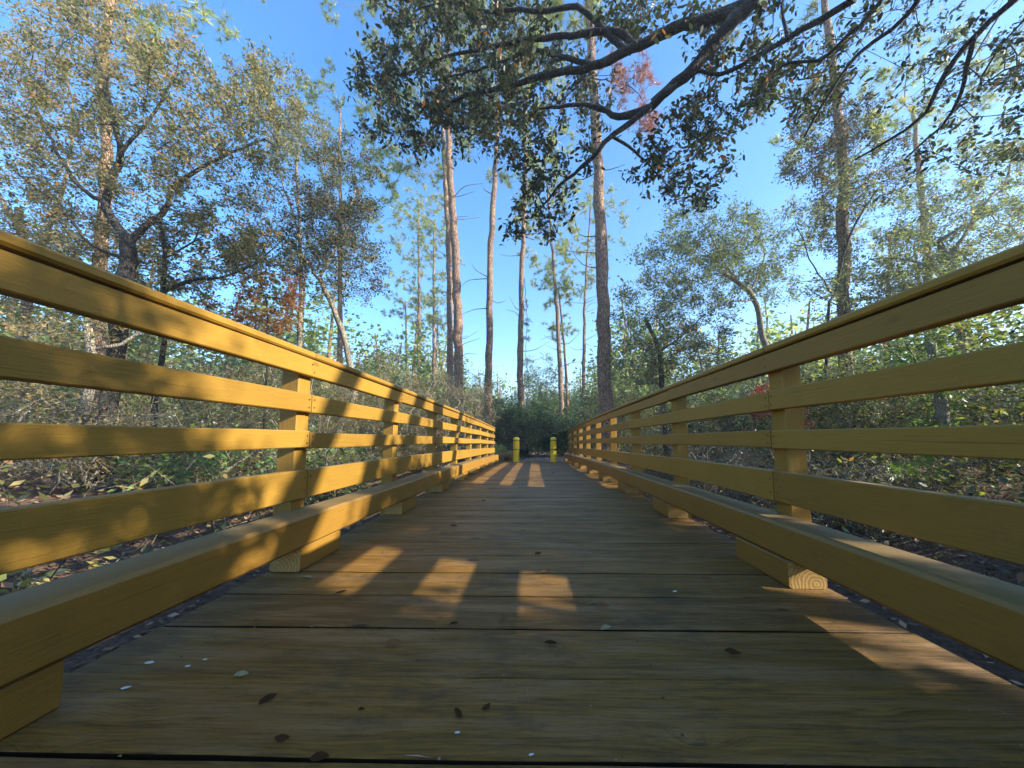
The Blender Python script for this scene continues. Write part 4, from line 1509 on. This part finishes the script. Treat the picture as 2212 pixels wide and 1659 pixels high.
M_PALE = plain("pale_leaf", (0.34, 0.27, 0.14), 0.9)
M_BROWN = plain("brown_leaf", (0.20, 0.095, 0.035), 0.9)
M_DARKL = plain("dark_leaf", (0.065, 0.032, 0.012), 1.0)
M_WHITE = plain("white_chip", (0.75, 0.72, 0.66), 0.6)
for i, (a, b_, L, ro, lb, mt) in enumerate([
    (664, 1251, 0.055, 8, "pale oval leaf beside the first spacer block of the sunlit kerb", M_PALE),
    (738, 1281, 0.05, 60, "dark narrow leaf in the sunlit patch near the sunlit kerb", M_DARKL),
    (1308, 1360, 0.05, 30, "pale leaf lying on a plank seam right of the knot", M_PALE),
    (1526, 1249, 0.05, -10, "olive leaf near the first spacer block of the shaded kerb", M_BROWN),
    (1088, 1338, 0.05, 60, "reddish-brown leaf across the weathered plank at mid deck", M_BROWN),
    (980, 1351, 0.035, 20, "tiny curled leaf on a seam left of mid deck", M_DARKL),
    (850, 1392, 0.055, 20, "brown curled leaf on the wide plank left of mid deck", M_BROWN),
    (1190, 1392, 0.045, 5, "dark oval leaf resting by the knot at mid deck", M_DARKL),
    (1583, 1412, 0.05, -12, "dark leaf on the plank right of mid deck", M_DARKL),
    (1232, 1434, 0.032, -20, "small red-brown leaf below the dark oval leaf", M_BROWN),
    (554, 1343, 0.035, 0, "small brown leaf toward the sunlit kerb", M_BROWN),
    (520, 1462, 0.04, 5, "tan leaf on the seam near the sunlit kerb", M_PALE),
    (580, 1515, 0.045, 70, "dark slim leaf two planks from the camera", M_DARKL),
    (990, 1545, 0.04, -40, "black crumpled leaf on the plank nearest the camera", M_DARKL),
    (1050, 1530, 0.03, 60, "black curled scrap beside the crumpled leaf", M_DARKL),
    (610, 1597, 0.035, 0, "black fleck near the lowest seam", M_DARKL),
    (690, 1642, 0.04, 0, "dark scrap on the lowest seam", M_DARKL),
    (780, 1537, 0.018, 0, "tiny black seed on the nearest plank", M_DARKL),
    (1178, 1239, 0.05, -10, "thin brown leaf past the sunlit patches at mid deck", M_BROWN),
    (1302, 1312, 0.06, 12, "long bark strip across a plank right of mid deck", M_BROWN),
    (1045, 1082, 0.05, 10, "small dark leaf far down the deck near the middle", M_DARKL),
    (980, 1137, 0.06, 5, "small brown leaf down the deck left of the middle", M_BROWN),
    (1162, 1197, 0.05, 15, "dark leaf between the sunlit patches and the far deck", M_DARKL),
    (1196, 952 + 70, 0.06, 0, "brown leaf far down the deck toward the bollards", M_DARKL),
]):
    dry_leaf(a, b_, L * 0.8, ro, lb, mt, 900 + i, asp=0.34)
for i, (a, b_, L, lb) in enumerate([
    (322, 1434, 0.022, "white chip, larger of the two above the seam by the sunlit kerb"),
    (406, 1441, 0.014, "small white chip right of the larger one by the sunlit kerb"),
    (443, 1426, 0.012, "tiny white chip farthest from the sunlit kerb"),
    (273, 1487, 0.020, "white splinter below the seam by the sunlit kerb"),
    (1458, 1279, 0.022, "white chip on the planks toward the shaded kerb"),
    (1148, 1634, 0.010, "white grain at the lower edge near mid deck"),
    (988, 1586, 0.010, "white grain under the black crumpled leaf"),
]):
    dry_leaf(a, b_, L, 15, lb, M_WHITE, 950 + i, asp=0.45, curl=0.1, group="white chips on the deck", name="chip")


def build_debris():
    rng = np.random.default_rng(641)
    V, F, T_ = [], [], []
    n = 0
    for i in range(900):
        # needles and grit gather in the seams and along the kerbs
        m = rng.random()
        if m < 0.45:
            x = rng.uniform(-1.1, 1.1)
            y = Y0 + rng.integers(-2, 40) * PITCHY + rng.normal() * 0.012
        elif m < 0.7:
            x = (1 if rng.random() < .5 else -1) * rng.uniform(0.82, 1.12)
            y = rng.uniform(0.3, 9)
        else:
            x, y = rng.uniform(-1.1, 1.1), rng.uniform(0.3, 9)
        z = arch(y) + 0.0045
        a = rng.uniform(0, 6.28)
        if rng.random() < 0.22:
            L, w = rng.uniform(0.04, 0.11), 0.0008
        else:
            L, w = rng.uniform(0.003, 0.009), rng.uniform(0.0012, 0.003)
        d = np.array([math.cos(a), math.sin(a), rng.uniform(-.02, .05)])
        b = np.array([-math.sin(a), math.cos(a), 0]) * w
        p = np.array([x, y, z])
        V += [p - b, p + d * L * .5 - b * 1.2 + [0, 0, 0.001], p + d * L, p + d * L * .5 + b * 1.2 + [0, 0, .002]]
        T_ += [rng.random()] * 4
    tag(link("deck_litter", mesh_np("deck_litter", np.array(V), np.arange(len(V)), 4, T_), M_LITTER), kind="stuff")


build_debris()


def rock(px, py, z, sx, label, seed):
    o = np.array([0, 0, CAM_Z])
    dv = at(px, py, 1.0) - o
    s = (CAM_Z - z) / -dv[2]
    for _ in range(25):
        p = o + dv * s
        s += (p[2] - float(ground_z(p[0], p[1]))) * 0.4
    import bmesh
    bm = bmesh.new()
    bmesh.ops.create_icosphere(bm, subdivisions=3, radius=1)
    rg = np.random.default_rng(seed)
    ph = rg.uniform(0, 6, 6)
    for v in bm.verts:
        q = v.co
        k = 1 + 0.16 * math.sin(2.3 * q.x + ph[0]) + 0.14 * math.sin(2.9 * q.y + ph[1]) + 0.1 * math.sin(5 * q.z + ph[2]) + 0.05 * math.sin(9 * q.x + 7 * q.y + ph[3])
        v.co = Vector((q.x * sx * k, q.y * sx * 0.6 * k, q.z * sx * 0.4 * k))
    me = bpy.data.meshes.new("rock")
    bm.to_mesh(me)
    bm.free()
    for pl in me.polygons:
        pl.use_smooth = True
    ob = link("rock", me, M_ROCK)
    ob.location = (p[0], p[1], float(ground_z(p[0], p[1])) + sx * 0.15)
    ob.rotation_euler = (0, 0, R(20))
    tag(ob, label, "rock", "pale rocks under the sunlit railing")


rock(68, 1262, -0.9, 0.075, "pale sunlit rock on the dark ground under the sunlit railing", 1)
rock(128, 1238, -0.9, 0.055, "smaller dull rock just behind the pale sunlit one", 2)


def many_stemmed():  # out of view; stems leaned and spaced to cast stripes on the railing
    rng = np.random.default_rng(771)
    t = Tree(rng)
    bx, by = 7.1, -0.9
    gz = float(ground_z(bx, by)) - 0.1
    t.guide([(bx, by, gz), (bx, by, gz + 0.5)], 0.2, 0.19, step=0.2)
    cl = []
    for yy, r_ in ((-0.27, 0.11), (0.46, 0.11), (1.05, 0.15), (3.0, 0.12)):
        sl = 0.6
        P = [(bx, by, gz + 0.4), (bx + rng.uniform(-.1, .1), (by + yy - sl) / 2, 1.8), (bx, yy - sl * 0.9, 3.2), (bx, yy, 4.2), (bx, yy + sl, 5.1), (bx, yy + sl * 1.4, 6.0)]
        t.guide(P, r_ * 1.1, r_ * 0.8, parent=1, step=0.2, wob=0.01)
        cl += list(np.array([bx, yy + sl * 1.3, 6.6]) + rng.normal(size=(16, 3)) * [0.8, 0.6, 0.4])
    cl = [c for c in cl if c[2] > 5.7]
    t.join(cl, 0.3, 0.06)
    tree_thing("unseen_shade_stems", "unseen many-stemmed tree, leaned to stripe the sunlit railing with shade", "tree", t, cl, M_OAKD, M_GBARK, 0.07, 50, 0.25, 772, hexa=False)


many_stemmed()

# ================================================================== THE AIR
def build_haze():
    x0, x1, y0, y1, z0, z1 = -320, 320, -130, 420, -3.2, 30
    V = [(x, y, z) for z in (z0, z1) for y in (y0, y1) for x in (x0, x1)]
    F = [(0, 2, 3, 1), (4, 5, 7, 6), (0, 1, 5, 4), (2, 6, 7, 3), (0, 4, 6, 2), (1, 3, 7, 5)]
    me = bpy.data.meshes.new("haze")
    me.from_pydata(V, [], F)
    m = bpy.data.materials.new("haze_air")
    m.use_nodes = True
    nt = m.node_tree
    nt.nodes.remove(nt.nodes["Principled BSDF"])
    v = nt.nodes.new("ShaderNodeVolumePrincipled")
    v.inputs["Color"].default_value = (0.86, 0.92, 1.0, 1)
    v.inputs["Density"].default_value = HAZE
    v.inputs["Anisotropy"].default_value = 0.2
    nt.links.new(v.outputs[0], nt.nodes["Material Output"].inputs["Volume"])
    o = link("haze", me, m)
    tag(o, kind="stuff")


HAZE = 0.0028
build_haze()
